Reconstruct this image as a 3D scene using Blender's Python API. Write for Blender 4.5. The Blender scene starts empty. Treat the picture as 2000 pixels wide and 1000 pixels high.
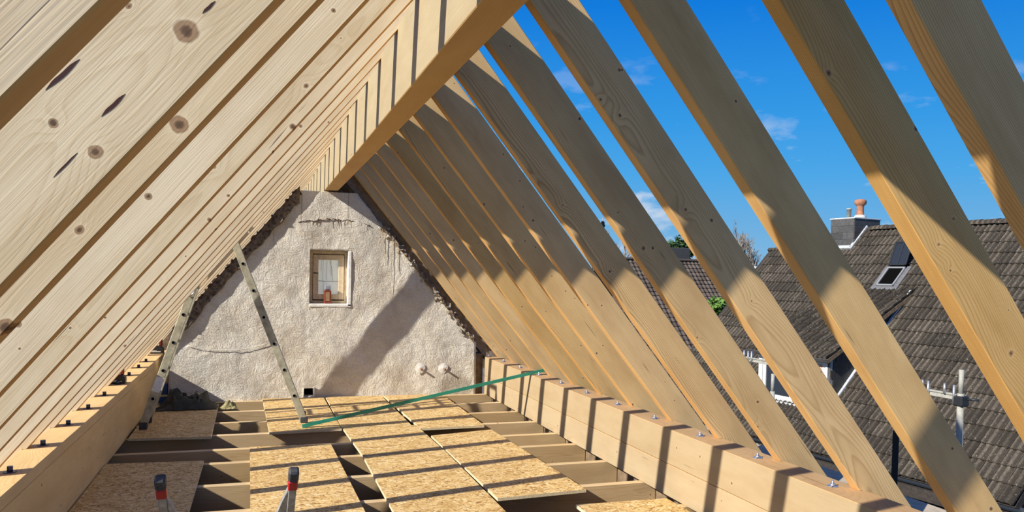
import bpy, bmesh, math, random
from mathutils import Vector, Matrix, noise
random.seed(7)
S = bpy.context.scene
COL = S.collection
PI = math.pi

# ------------------------------------------------------------------ camera
YAW, PITCH, ROLL = 0.32153, -0.0280, 0.02106
FPX, CYPX = 1486.74, 579.06
cam_d = bpy.data.cameras.new('camera')
cam = bpy.data.objects.new('camera', cam_d); COL.objects.link(cam)
fw = Vector((math.sin(YAW)*math.cos(PITCH), math.cos(YAW)*math.cos(PITCH), math.sin(PITCH)))
rt = Vector((math.cos(YAW), -math.sin(YAW), 0)); up = rt.cross(fw)
rt2 = math.cos(ROLL)*rt + math.sin(ROLL)*up; up2 = -math.sin(ROLL)*rt + math.cos(ROLL)*up
cm = Matrix((rt2, up2, -fw)).transposed().to_4x4(); cm.translation = Vector((0, 0, 1.5))
cam.matrix_basis = cm
cam_d.sensor_fit = 'HORIZONTAL'; cam_d.sensor_width = 36.0
cam_d.lens = FPX/2000*36.0; cam_d.shift_y = (CYPX-500)/2000
cam_d.clip_start = 0.05; cam_d.clip_end = 500
S.camera = cam

# ------------------------------------------------------------------ light, sky, exposure
SUN = Vector((-1.0, -0.345, 0.63)).normalized()       # towards the sun
EL = math.asin(SUN.z); AZ = math.atan2(SUN.x, SUN.y)
sd = bpy.data.lights.new('sun', 'SUN'); sd.energy = 7.4; sd.angle = math.radians(0.55); sd.color = (1.0, 0.94, 0.83)
so = bpy.data.objects.new('sun', sd); COL.objects.link(so)
so.rotation_euler = SUN.to_track_quat('Z', 'Y').to_euler(); so.location = (-20, -7, 14)
S.view_settings.view_transform = 'Standard'; S.view_settings.look = 'None'
S.view_settings.gamma = 1.0; S.view_settings.exposure = 0.0; S.view_settings.use_curve_mapping = False

class NT:
    """tiny wrapper that makes node graphs short to write"""
    def __init__(self, tree): self.t = tree; tree.nodes.clear()
    def n(self, typ, ins=None, **kw):
        nd = self.t.nodes.new(typ)
        for k, v in kw.items(): setattr(nd, k, v)
        for k, v in (ins or {}).items(): self.set(nd, k, v)
        return nd
    def set(self, nd, k, v):
        s = nd.inputs[k]
        if isinstance(v, bpy.types.NodeSocket): self.t.links.new(v, s)
        elif isinstance(v, bpy.types.Node): self.t.links.new(v.outputs[0], s)
        else: s.default_value = v
    def math(self, op, a, b=0.0, c=0.0, clamp=False):
        nd = self.n('ShaderNodeMath', {0: a, 1: b, 2: c}, operation=op); nd.use_clamp = clamp; return nd.outputs[0]
    def vmath(self, op, a, b=(0, 0, 0), scale=None):
        nd = self.n('ShaderNodeVectorMath', {0: a, 1: b}, operation=op)
        if scale is not None: self.set(nd, 'Scale', scale)
        return nd.outputs[1] if op in ('LENGTH', 'DOT_PRODUCT') else nd.outputs[0]
    def ramp(self, fac, stops, interp='LINEAR'):
        nd = self.n('ShaderNodeValToRGB', {0: fac}); nd.color_ramp.interpolation = interp
        els = nd.color_ramp.elements
        while len(els) < len(stops): els.new(0.5)
        for e, (p, c) in zip(els, stops):
            e.position = p; e.color = (c, c, c, 1) if isinstance(c, (int, float)) else (*c[:3], 1)
        return nd.outputs[0]
    def mix(self, fac, a, b, blend='MIX'):
        nd = self.n('ShaderNodeMix', data_type='RGBA', blend_type=blend)
        c = lambda v: (*v, 1) if isinstance(v, tuple) and len(v) == 3 else v
        self.set(nd, 0, fac); self.set(nd, 6, c(a)); self.set(nd, 7, c(b)); return nd.outputs[2]
    def noise(self, vec, scale, detail=3.0, rough=0.5, dist=0.0, dims='3D'):
        nd = self.n('ShaderNodeTexNoise', {'Vector': vec, 'Scale': scale, 'Detail': detail, 'Roughness': rough, 'Distortion': dist}); nd.noise_dimensions = dims
        return nd.outputs[0]
    def mapping(self, vec, scale=(1, 1, 1), rot=(0, 0, 0), loc=(0, 0, 0)):
        return self.n('ShaderNodeMapping', {'Vector': vec, 'Scale': scale, 'Rotation': rot, 'Location': loc}).outputs[0]
    def sep(self, v):
        return self.n('ShaderNodeSeparateXYZ', {0: v}).outputs

w = bpy.data.worlds.new('sky'); S.world = w; w.use_nodes = True
g = NT(w.node_tree)
tc = g.n('ShaderNodeTexCoord').outputs['Generated']
zz = g.sep(tc)[2]
base = g.ramp(zz, [(0.0, (0.26, 0.50, 0.74)), (0.06, (0.165, 0.44, 0.75)), (0.13, (0.075, 0.385, 0.80)), (0.20, (0.036, 0.32, 0.79)), (0.33, (0.006, 0.20, 0.72)), (0.6, (0.003, 0.09, 0.40)), (1.0, (0.002, 0.05, 0.26))])
# pale aureole of a clear sky around the sun
dt = g.math('MAXIMUM', g.vmath('DOT_PRODUCT', tc, tuple(SUN)), 0.0)
aur = g.math('ADD', g.math('MULTIPLY', g.math('POWER', dt, 14.0), 0.55), g.math('MULTIPLY', g.math('POWER', dt, 2.0), 0.12))
base = g.mix(1.0, base, g.mix(aur, (0.0, 0.0, 0.0), (1.0, 0.92, 0.80)), 'ADD')
cl = g.noise(g.mapping(tc, (1.0, 1.0, 2.6), loc=(0.35, 0.2, 0.1)), 9.0, 7.0, 0.58)
clm = g.ramp(cl, [(0.575, 0.0), (0.68, 1.0)])
band = g.ramp(zz, [(0.0, 0.9), (0.13, 0.9), (0.19, 0.35), (0.30, 0.06), (0.5, 0.0)])
fac = g.math('MULTIPLY', clm, band)
colr = g.mix(g.math('MULTIPLY', fac, 0.75), base, (0.72, 0.76, 0.84))
bg = g.n('ShaderNodeBackground', {'Color': colr, 'Strength': 1.0})
g.n('ShaderNodeOutputWorld', {0: bg})

# ------------------------------------------------------------------ materials
def new_mat(name):
    m = bpy.data.materials.new(name); m.use_nodes = True
    return m, NT(m.node_tree)
def finish(m, g, color, rough=0.7, bump=None, bstr=0.3, bdist=0.01, metal=0.0, spec=0.4, alpha=None):
    b = g.n('ShaderNodeBsdfPrincipled')
    if isinstance(color, tuple): color = (*color[:3], 1)
    g.set(b, 'Base Color', color); g.set(b, 'Roughness', rough); g.set(b, 'Metallic', metal); g.set(b, 'Specular IOR Level', spec)
    if bump is not None:
        bn = g.n('ShaderNodeBump', {'Height': bump, 'Strength': bstr, 'Distance': bdist}); g.set(b, 'Normal', bn)
    if alpha is not None: g.set(b, 'Alpha', alpha)
    g.n('ShaderNodeOutputMaterial', {0: b}); return m

def wood(name, light, dark, knot_amt=1.0, ring=55.0, contrast=0.5, edge=(1.0, 0.84, 0.60), fibc=0.35):
    m, g = new_mat(name)
    oc = g.n('ShaderNodeTexCoord').outputs['Object']
    rnd = g.n('ShaderNodeObjectInfo').outputs['Random']
    off = g.vmath('SCALE', (31.7, 17.3, 23.9), scale=rnd)
    p = g.vmath('ADD', oc, off)
    # knots: branches crossing the member, found in the plane of its wide face
    sp_ = g.sep(p); kv = g.n('ShaderNodeCombineXYZ', {0: g.math('MULTIPLY', sp_[0], 4.0), 1: g.math('MULTIPLY', sp_[2], 4.6)}).outputs[0]
    vor = g.n('ShaderNodeTexVoronoi', {'Vector': kv, 'Scale': 1.0, 'Randomness': 1.0}, voronoi_dimensions='2D'); kd = vor.outputs['Distance']
    kw = g.n('ShaderNodeTexNoise', {'Vector': p, 'Scale': 30.0, 'Detail': 2.0}).outputs[0]
    kd = g.math('ADD', kd, g.math('MULTIPLY', g.math('SUBTRACT', kw, 0.5), 0.05))
    kr = g.sep(vor.outputs['Color'])[0]
    gate = g.math('GREATER_THAN', kr, 1.0-0.62*knot_amt)
    kd2 = g.math('ADD', kd, g.math('MULTIPLY', g.math('SUBTRACT', 1.0, gate), 5.0))
    size = g.math('ADD', 0.035, g.math('MULTIPLY', g.math('FRACT', g.math('MULTIPLY', kr, 13.7)), 0.055))
    q = g.math('DIVIDE', kd2, size)
    ol = g.sep(oc)
    for an in ('k1', 'k2', 'k3'):                       # knots given per piece of timber as (x, z, radius)
        at = g.sep(g.n('ShaderNodeAttribute', attribute_type='OBJECT', attribute_name=an).outputs['Vector'])
        dx_ = g.math('SUBTRACT', ol[0], at[0]); dz_ = g.math('SUBTRACT', ol[2], at[1])
        de = g.math('SQRT', g.math('ADD', g.math('MULTIPLY', dx_, dx_), g.math('MULTIPLY', dz_, dz_)))
        de = g.math('ADD', de, g.math('MULTIPLY', g.math('SUBTRACT', kw, 0.5), 0.016))
        q = g.math('MINIMUM', q, g.math('DIVIDE', de, g.math('ADD', at[2], 0.0001)))
    warp = g.math('MULTIPLY', g.math('POWER', 2.718, g.math('MULTIPLY', q, -0.55)), 0.016)
    # rings about a wandering pith outside the section
    lo = g.n('ShaderNodeTexNoise', {'Vector': g.mapping(p, (0.55, 0.6, 0.6)), 'Scale': 1.0, 'Detail': 2.0}); loc = g.sep(lo.outputs['Color'])
    ls = g.sep(oc)
    yy = g.math('ADD', ls[1], g.math('ADD', g.math('MULTIPLY', rnd, 0.10), g.math('MULTIPLY', loc[0], 0.10)))
    zc = g.math('ADD', ls[2], g.math('SUBTRACT', g.math('MULTIPLY', loc[1], 0.34), g.math('MULTIPLY', rnd, 0.22)))
    r = g.math('SQRT', g.math('ADD', g.math('MULTIPLY', yy, yy), g.math('MULTIPLY', zc, zc)))
    r = g.math('ADD', r, warp)
    fine = g.noise(g.mapping(p, (1.6, 16, 16)), 1.0, 2.0)
    r = g.math('ADD', r, g.math('MULTIPLY', fine, 0.005))
    rings = g.math('FRACT', g.math('MULTIPLY', r, ring*3.6))
    rings = g.ramp(rings, [(0.0, 0.0), (0.55, 0.25), (0.86, 1.0), (0.95, 0.6), (1.0, 0.0)])
    fib = g.noise(g.mapping(p, (3.0, 220, 220)), 1.0, 3.0, 0.6)
    patch = g.noise(g.mapping(p, (2.2, 8, 8)), 1.0, 4.0, 0.6)
    rc = g.math('ADD', contrast*0.45, g.math('MULTIPLY', g.math('FRACT', g.math('MULTIPLY', rnd, 5.77)), contrast*1.3))
    mixf = g.math('ADD', g.math('MULTIPLY', rings, rc), g.math('MULTIPLY', g.math('SUBTRACT', fib, 0.5), fibc), clamp=True)
    c = g.mix(mixf, light, dark)
    c = g.mix(g.ramp(patch, [(0.38, 0.0), (0.68, 0.42)]), c, dark)
    tint = g.math('ADD', 0.93, g.math('MULTIPLY', g.math('FRACT', g.math('MULTIPLY', rnd, 7.31)), 0.14))
    satv = g.math('ADD', 0.95, g.math('MULTIPLY', g.math('FRACT', g.math('MULTIPLY', rnd, 17.9)), 0.13))
    c = g.n('ShaderNodeHueSaturation', {'Value': tint, 'Saturation': satv, 'Color': c}).outputs[0]
    halo = g.ramp(q, [(0.44, 0.5), (0.60, 0.25), (1.0, 0.0)])
    core = g.ramp(q, [(0.40, 0.92), (0.50, 0.0)])
    kcol = g.ramp(g.math('ADD', q, g.math('MULTIPLY', g.math('SUBTRACT', fib, 0.5), 0.25)), [(0.0, (0.06, 0.03, 0.018)), (0.17, (0.11, 0.055, 0.03)), (0.27, (0.34, 0.21, 0.12)), (0.38, (0.34, 0.21, 0.115)), (0.47, (0.20, 0.11, 0.06))])
    c = g.mix(halo, c, tuple(min(1.0, x*1.06) for x in light))
    c = g.mix(core, c, kcol)
    # narrow faces: yellower flat-sawn rafter wood, painted bounce light under the beam
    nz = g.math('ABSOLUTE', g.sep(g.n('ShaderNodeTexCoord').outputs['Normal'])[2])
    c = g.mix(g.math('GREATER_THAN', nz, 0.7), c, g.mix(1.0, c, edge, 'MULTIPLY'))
    # drying checks: short dark splits along the fibre
    ck = g.noise(g.mapping(p, (2.2, 60, 60)), 1.0, 1.0)
    ckg = g.noise(g.mapping(p, (1.3, 9, 9), loc=(5, 3, 1)), 1.0, 1.0)
    chk = g.math('MULTIPLY', g.ramp(ck, [(0.72, 0.0), (0.75, 1.0)]), g.ramp(ckg, [(0.58, 0.0), (0.62, 1.0)]))
    c = g.mix(g.math('MULTIPLY', chk, 0.7), c, (0.09, 0.05, 0.03))
    h = g.math('SUBTRACT', g.math('ADD', g.math('MULTIPLY', fib, 0.6), g.math('MULTIPLY', rings, 0.08)), g.math('MULTIPLY', chk, 1.2))
    return finish(m, g, c, 0.72, h, 0.25, 0.004, spec=0.15)

def osb():
    m, g = new_mat('osb')
    oc = g.n('ShaderNodeTexCoord').outputs['Object']; rnd = g.n('ShaderNodeObjectInfo').outputs['Random']
    p = g.vmath('ADD', oc, g.vmath('SCALE', (9.1, 5.7, 0.0), scale=rnd))
    wz = g.n('ShaderNodeTexNoise', {'Vector': p, 'Scale': 9.0, 'Detail': 2.0}).outputs['Color']
    pw = g.vmath('ADD', p, g.vmath('SCALE', g.vmath('SUBTRACT', wz, (0.5, 0.5, 0.5)), scale=0.05))
    cols = []; edge = None
    for k, (a, sx, sy) in enumerate(((0.45, 19, 78), (1.35, 22, 85), (-0.50, 17, 70))):
        v = g.n('ShaderNodeTexVoronoi', {'Vector': g.mapping(g.mapping(pw, rot=(0, 0, a)), (sx, sy, 1), loc=(k*3.3, k*1.7, 0)), 'Scale': 1.0})
        v.voronoi_dimensions = '2D'
        cols.append(g.sep(v.outputs['Color'])[0])
    sel = g.noise(g.mapping(p, (1, 1, 1), loc=(4, 4, 0)), 34.0, 1.0)
    a = g.math('GREATER_THAN', sel, 0.46); b = g.math('GREATER_THAN', sel, 0.54)
    f = g.mix(a, cols[0], cols[1]); f = g.mix(b, f, cols[2])
    c = g.ramp(f, [(0.0, (0.28, 0.13, 0.035)), (0.18, (0.48, 0.28, 0.085)), (0.55, (0.70, 0.48, 0.19)), (0.85, (0.78, 0.57, 0.27)), (1.0, (0.86, 0.70, 0.42))])
    sp = g.noise(p, 130.0, 2.0); c = g.mix(g.ramp(sp, [(0.66, 0.0), (0.72, 0.75)]), c, (0.16, 0.08, 0.035))
    big = g.noise(p, 2.2, 2.0); c = g.mix(g.ramp(big, [(0.4, 0.0), (0.7, 0.22)]), c, (0.42, 0.26, 0.10))
    return finish(m, g, c, 0.65, f, 0.35, 0.003, spec=0.3)

def plaster():
    m, g = new_mat('plaster')
    oc = g.n('ShaderNodeTexCoord').outputs['Object']; s = g.sep(oc)
    n1 = g.noise(g.mapping(oc, (1, 1, 1)), 3.0, 5.0, 0.6)
    wl = g.n('ShaderNodeTexNoise', {'Vector': oc, 'Scale': 2.6, 'Detail': 2.0}).outputs['Color']
    ow = g.vmath('ADD', oc, g.vmath('SCALE', g.vmath('SUBTRACT', wl, (0.5, 0.5, 0.5)), scale=0.55))
    n2 = g.noise(g.mapping(g.mapping(ow, rot=(0, 0.55, 0)), (30, 30, 8)), 1.0, 5.0, 0.6, 0.8)
    n3 = g.noise(oc, 60.0, 4.0, 0.7)
    n4 = g.noise(g.mapping(g.mapping(ow, rot=(0, -0.35, 0)), (7, 7, 24)), 1.0, 4.0, 0.6, 1.2)
    c = g.ramp(n1, [(0.3, (0.58, 0.51, 0.41)), (0.5, (0.72, 0.67, 0.575)), (0.72, (0.79, 0.755, 0.68))])
    c = g.mix(g.ramp(n3, [(0.35, 0.35), (0.55, 0.0)]), c, (0.40, 0.35, 0.28))
    # run-down water stains, strongest high up on the right
    dr = g.noise(g.mapping(oc, (26, 1, 0.7)), 1.0, 2.0, 0.5)
    msk = g.math('MULTIPLY', g.ramp(s[2], [(0.0, 0.0), (0.9, 0.15), (1.0, 0.5)]), g.ramp(n1, [(0.4, 0.0), (0.6, 1.0)]))
    drm = g.ramp(g.math('DIVIDE', s[2], 2.5), [(0.45, 0.0), (0.7, 1.0)])
    c = g.mix(g.math('MULTIPLY', g.math('MULTIPLY', g.ramp(dr, [(0.62, 0.0), (0.70, 0.8)]), drm), 0.55), c, (0.25, 0.17, 0.08))
    # sandy stain at the foot on the right
    d = g.vmath('LENGTH', g.vmath('MULTIPLY', g.vmath('SUBTRACT', oc, (2.35, 9.19, 0.08)), (2.6, 0.0, 3.8)))
    c = g.mix(g.math('MULTIPLY', g.ramp(g.math('ADD', d, g.math('MULTIPLY', n1, 0.5)), [(0.7, 1.0), (1.0, 0.0)]), 0.5), c, (0.30, 0.24, 0.17))
    # worn grey top course
    top = g.ramp(g.math('ADD', s[2], g.math('MULTIPLY', n1, 0.15)), [(0.0, 0.0), (1.0, 0.0)])
    h = g.math('ADD', g.math('ADD', g.math('MULTIPLY', n2, 0.8), g.math('MULTIPLY', n4, 0.6)), g.math('MULTIPLY', n3, 0.6))
    return finish(m, g, c, 0.95, h, 0.9, 0.020, spec=0.1)

def plain(name, color, rough=0.6, metal=0.0, var=0.0, scale=20.0, bump=0.0, spec=0.4, obj_var=0.0):
    m, g = new_mat(name)
    oc = g.n('ShaderNodeTexCoord').outputs['Object']; n = g.noise(oc, scale, 4.0, 0.6)
    c = g.mix(g.ramp(n, [(0.3, 0.0), (0.7, 1.0)]), tuple(max(0, x*(1-var)) for x in color), tuple(min(1, x*(1+var)) for x in color))
    if obj_var:
        rnd = g.n('ShaderNodeObjectInfo').outputs['Random']
        c = g.n('ShaderNodeHueSaturation', {'Value': g.math('ADD', 1-obj_var, g.math('MULTIPLY', rnd, 2*obj_var)), 'Color': c}).outputs[0]
    return finish(m, g, c, rough, n if bump else None, bump, 0.01, metal, spec)

def tile_mat(name, a, b, lich=0.5, rib=None):
    m, g = new_mat(name)
    geo = g.n('ShaderNodeNewGeometry'); pos = geo.outputs['Position']; rnd = g.n('ShaderNodeObjectInfo').outputs['Random']
    isl = geo.outputs['Random Per Island']
    n = g.noise(pos, 1.3, 4.0, 0.6); n2 = g.noise(pos, 22.0, 4.0, 0.65)
    r = g.math('FRACT', g.math('ADD', rnd, isl))
    c = g.mix(g.ramp(g.math('ADD', g.math('MULTIPLY', n, 0.7), g.math('MULTIPLY', r, 0.4)), [(0.35, 0.0), (0.8, 1.0)]), a, b)
    c = g.mix(g.ramp(n2, [(0.35, 0.5), (0.6, 0.0)]), c, tuple(x*0.45 for x in a))
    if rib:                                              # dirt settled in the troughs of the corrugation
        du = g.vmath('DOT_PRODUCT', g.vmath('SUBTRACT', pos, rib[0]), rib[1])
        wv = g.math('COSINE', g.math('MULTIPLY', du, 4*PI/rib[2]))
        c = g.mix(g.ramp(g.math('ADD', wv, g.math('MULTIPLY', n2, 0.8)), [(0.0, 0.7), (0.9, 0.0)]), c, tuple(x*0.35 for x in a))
    l = g.noise(pos, 38.0, 2.0, 0.5); c = g.mix(g.math('MULTIPLY', g.ramp(l, [(0.68, 0.0), (0.72, 1.0)]), lich), c, (0.42, 0.40, 0.34))
    return finish(m, g, c, 0.85, n2, 0.4, 0.01, spec=0.2)

M = {}
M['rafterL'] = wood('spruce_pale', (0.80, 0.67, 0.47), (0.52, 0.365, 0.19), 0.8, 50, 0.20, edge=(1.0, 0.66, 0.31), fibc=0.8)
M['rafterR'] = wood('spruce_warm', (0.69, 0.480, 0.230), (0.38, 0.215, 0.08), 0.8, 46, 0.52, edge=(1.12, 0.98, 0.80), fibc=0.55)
M['beam'] = wood('spruce_beam', (0.42, 0.34, 0.205), (0.32, 0.23, 0.12), 0.3, 40, 0.22, edge=(1.65, 1.33, 0.92))  # edge brightens the underside in place of light bounced off the floor
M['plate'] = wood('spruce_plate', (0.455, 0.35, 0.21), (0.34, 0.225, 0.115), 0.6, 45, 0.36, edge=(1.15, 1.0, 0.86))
M['plateL'] = wood('spruce_plate_left', (0.82, 0.59, 0.31), (0.56, 0.36, 0.16), 0.6, 45, 0.32, edge=(0.95, 0.92, 0.85))  # paler copy of the plate wood, lifting the left plate's shade by colour
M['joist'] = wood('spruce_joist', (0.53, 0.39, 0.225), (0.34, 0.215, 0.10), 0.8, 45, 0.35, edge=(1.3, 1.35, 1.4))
M['osb'] = osb()
M['osb_edge'] = plain('osb_edge', (0.66, 0.54, 0.34), 0.8, var=0.25, scale=120)
M['plaster'] = plaster()
M['reveal'] = plain('reveal_plaster', (0.80, 0.77, 0.71), 0.9, var=0.1, scale=25, bump=0.5)
M['alu'] = plain('aluminium', (0.45, 0.415, 0.30), 0.5, 0.25, var=0.35, scale=16)
M['alu_bright'] = plain('aluminium_bright', (0.62, 0.62, 0.62), 0.35, 0.8, var=0.15, scale=30)
M['zinc'] = plain('galvanised_steel', (0.33, 0.325, 0.29), 0.5, 0.0, var=0.2, scale=25, spec=0.25)
M['alu_worn'] = plain('worn_aluminium', (0.34, 0.33, 0.31), 0.5, 0.3, var=0.3, scale=40)
M['zinc_bolt'] = plain('zinc_bolt', (0.55, 0.58, 0.66), 0.3, 0.8, var=0.15, scale=60)
M['black'] = plain('black_hole', (0.004, 0.004, 0.004), 0.95, spec=0.0)
M['rubber'] = plain('black_rubber', (0.05, 0.052, 0.058), 0.6, var=0.4, scale=80, bump=0.2)
M['red'] = plain('red_plastic', (0.42, 0.02, 0.022), 0.4, var=0.15)
M['darkplastic'] = plain('dark_plastic', (0.02, 0.022, 0.026), 0.4)
M['white'] = plain('white_paint', (0.78, 0.78, 0.76), 0.5, var=0.08)
M['stone'] = plain('rubble_stone', (0.40, 0.33, 0.25), 0.95, var=0.55, scale=30, bump=0.8, obj_var=0.45)
M['stone_pale'] = plain('mortar_stone', (0.66, 0.62, 0.54), 0.95, var=0.35, scale=35, bump=0.8, obj_var=0.3)
M['darkstone'] = plain('dark_rubble', (0.16, 0.12, 0.085), 0.95, var=0.7, scale=22, bump=1.0, obj_var=0.4)  # uneven dark brown rubble
M['verge'] = plain('grey_verge_board', (0.15, 0.115, 0.085), 0.8, var=0.25, scale=12)
M['oldwood'] = plain('old_brown_boards', (0.20, 0.14, 0.085), 0.9, var=0.4, scale=14, bump=0.4)
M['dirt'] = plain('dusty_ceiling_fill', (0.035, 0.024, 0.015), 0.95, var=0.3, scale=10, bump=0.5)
M['winframe'] = plain('faded_window_wood', (0.62, 0.50, 0.34), 0.7, var=0.2, scale=25)
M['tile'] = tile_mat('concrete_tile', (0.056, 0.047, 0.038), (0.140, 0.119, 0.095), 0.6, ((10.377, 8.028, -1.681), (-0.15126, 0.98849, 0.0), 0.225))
M['tile_dark'] = tile_mat('brown_pantile', (0.085, 0.065, 0.055), (0.15, 0.12, 0.10), 0.1)
M['slate'] = plain('dark_slate', (0.06, 0.058, 0.058), 0.6, var=0.3, scale=20, obj_var=0.3)
M['leadf'] = plain('lead_flashing', (0.50, 0.53, 0.56), 0.5, 0.2, var=0.3, scale=12)
M['brick'] = plain('shaded_brick', (0.035, 0.028, 0.024), 0.9, var=0.4, scale=18, bump=0.6)  # near-black colour stands in for shade on the walls
M['concrete'] = plain('pale_mortar', (0.52, 0.50, 0.46), 0.9, var=0.25, scale=18, bump=0.6)
M['ground'] = plain('yard_ground', (0.16, 0.15, 0.13), 0.95, var=0.3, scale=0.5)
M['terracotta'] = plain('terracotta', (0.34, 0.15, 0.085), 0.8, var=0.4, scale=12)
M['bark'] = plain('bare_twigs', (0.27, 0.235, 0.20), 0.9, var=0.4, scale=3)
M['spruce_needle'] = plain('dark_needles', (0.025, 0.05, 0.022), 0.9, var=0.4, scale=2)
M['leaf'] = plain('bright_leaf', (0.10, 0.20, 0.03), 0.7, var=0.5, scale=5)
M['leafd'] = plain('dark_leaf', (0.035, 0.075, 0.02), 0.7, var=0.5, scale=3)
M['tarp'] = plain('dark_green_tarp', (0.05, 0.047, 0.03), 0.7, var=0.5, scale=9)
M['glove'] = plain('yellow_green_rag', (0.28, 0.25, 0.12), 0.8, var=0.4, scale=30)
M['blue'] = plain('blue_sacking', (0.04, 0.10, 0.30), 0.6, var=0.2)
M['green'] = plain('mint_green_wrap', (0.33, 0.62, 0.47), 0.3, var=0.25, scale=6)
M['green2'] = plain('teal_edge', (0.03, 0.24, 0.16), 0.35, var=0.2, scale=6)
M['copper'] = plain('old_pipe', (0.28, 0.16, 0.10), 0.5, 0.5, var=0.2)
M['wire'] = plain('pale_cable', (0.70, 0.68, 0.62), 0.6)
M['sticker'] = plain('white_sticker', (0.85, 0.84, 0.78), 0.7, var=0.15, scale=60)
M['skyglass'] = plain('roof_window_glass', (0.02, 0.025, 0.035), 0.25, 0.0, spec=0.4)
def glass():
    m, g = new_mat('dusty_glow_pane')
    n = g.noise(g.n('ShaderNodeTexCoord').outputs['Object'], 14.0, 4.0)
    c = g.mix(n, (0.62, 0.66, 0.62), (0.80, 0.82, 0.76))
    finish(m, g, c, 0.35, spec=0.5)
    b = next(n for n in m.node_tree.nodes if n.type == 'BSDF_PRINCIPLED')       # emission stands in for daylight from the far side of the window
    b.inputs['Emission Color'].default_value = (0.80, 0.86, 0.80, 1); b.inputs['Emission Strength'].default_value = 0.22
    return m
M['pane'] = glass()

# ------------------------------------------------------------------ mesh helpers
def link(name, me, mat=None, parent=None, mw=None, kind=None, label=None):
    o = bpy.data.objects.new(name, me); COL.objects.link(o)
    if me is not None and mat is not None and len(me.materials) == 0:
        for mm in (mat if isinstance(mat, (list, tuple)) else [mat]): me.materials.append(mm)
    if parent is not None:
        o.parent = parent
        o.matrix_parent_inverse = parent.matrix_world.inverted() if False else Matrix.Identity(4)
    if mw is not None:
        if parent is not None: o.matrix_basis = parent_world(parent).inverted() @ mw
        else: o.matrix_basis = mw
    if kind: o['kind'] = kind
    if label: o['label'] = label
    return o
WORLD = {}
def parent_world(p):
    m = p.matrix_basis.copy()
    q = p.parent
    while q is not None: m = q.matrix_basis @ m; q = q.parent
    return m
def tag(o, label, cat, group=None, kind=None):
    o['label'] = label; o['category'] = cat
    if group: o['group'] = group
    if kind: o['kind'] = kind
    return o
def empty(name, loc=(0, 0, 0), mw=None):
    o = bpy.data.objects.new(name, None); COL.objects.link(o); o.empty_display_size = 0.1
    o.matrix_basis = mw if mw is not None else Matrix.Translation(Vector(loc))
    return o
def me_of(bm, name='m', smooth=False):
    bmesh.ops.recalc_face_normals(bm, faces=bm.faces[:])
    me = bpy.data.meshes.new(name); bm.to_mesh(me); bm.free()
    if smooth:
        for p in me.polygons: p.use_smooth = True
    return me
def bm_box(bm, x0, x1, y0, y1, z0, z1, bev=0.0, mi=0):
    b = bmesh.new() if bev else bm
    vs = [b.verts.new((x, y, z)) for x in (x0, x1) for y in (y0, y1) for z in (z0, z1)]
    fs = [(0, 1, 3, 2), (4, 6, 7, 5), (0, 4, 5, 1), (2, 3, 7, 6), (0, 2, 6, 4), (1, 5, 7, 3)]
    for f in fs:
        ff = b.faces.new([vs[i] for i in f]); ff.material_index = mi
    if bev:
        bmesh.ops.bevel(b, geom=b.edges[:], offset=bev, segments=1, affect='EDGES')
        join_into(bm, b)
def join_into(bm, b, mat=None):
    mp = {}
    for v in b.verts: mp[v] = bm.verts.new(mat @ v.co if mat else v.co)
    for f in b.faces:
        nf = bm.faces.new([mp[v] for v in f.verts]); nf.material_index = f.material_index; nf.smooth = f.smooth
    b.free()
def box_me(x0, x1, y0, y1, z0, z1, bev=0.0):
    bm = bmesh.new(); bm_box(bm, x0, x1, y0, y1, z0, z1, bev); return me_of(bm)
def prism_bm(poly, t0, t1, axis='Y', bev=0.0):
    """polygon in XZ extruded along Y (or in XY along Z)"""
    bm = bmesh.new()
    f = (lambda a, b, t: (a, t, b)) if axis == 'Y' else ((lambda a, b, t: (a, b, t)) if axis == 'Z' else (lambda a, b, t: (t, a, b)))
    A = [bm.verts.new(f(a, b, t0)) for a, b in poly]; B = [bm.verts.new(f(a, b, t1)) for a, b in poly]
    bm.faces.new(A); bm.faces.new(B[::-1])
    for i in range(len(poly)):
        j = (i+1) % len(poly); bm.faces.new((A[i], B[i], B[j], A[j]))
    if bev: bmesh.ops.bevel(bm, geom=bm.edges[:], offset=bev, segments=1, affect='EDGES')
    return bm
def frame(origin, ex, ez):
    ex = Vector(ex).normalized(); ez = Vector(ez); ez = (ez-ez.dot(ex)*ex).normalized(); ey = ez.cross(ex)
    m = Matrix((ex, ey, ez)).transposed().to_4x4(); m.translation = Vector(origin); return m
def seg_frame(a, b, upv=(0, 0, 1)):
    a = Vector(a); b = Vector(b); return frame(a, b-a, upv), (b-a).length
def bm_tube(bm, pts, r, n=8, caps=True, r2=None, mi=0):
    pts = [Vector(p) for p in pts]; rings = []
    for i, p in enumerate(pts):
        d = (pts[min(i+1, len(pts)-1)]-pts[max(i-1, 0)]).normalized()
        a = d.orthogonal().normalized() if i == 0 else (pa-pa.dot(d)*d).normalized()
        pa = a; b = d.cross(a)
        rr = r if r2 is None else r+(r2-r)*i/(len(pts)-1)
        rings.append([bm.verts.new(p+rr*(math.cos(t)*a+math.sin(t)*b)) for t in [2*PI*k/n for k in range(n)]])
    for i in range(len(rings)-1):
        for k in range(n):
            f = bm.faces.new((rings[i][k], rings[i][(k+1) % n], rings[i+1][(k+1) % n], rings[i+1][k])); f.smooth = True; f.material_index = mi
    if caps:
        bm.faces.new(rings[0][::-1]).material_index = mi; bm.faces.new(rings[-1]).material_index = mi
def tube_me(pts, r, n=8, r2=None):
    bm = bmesh.new(); bm_tube(bm, pts, r, n, True, r2); return me_of(bm)
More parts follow.
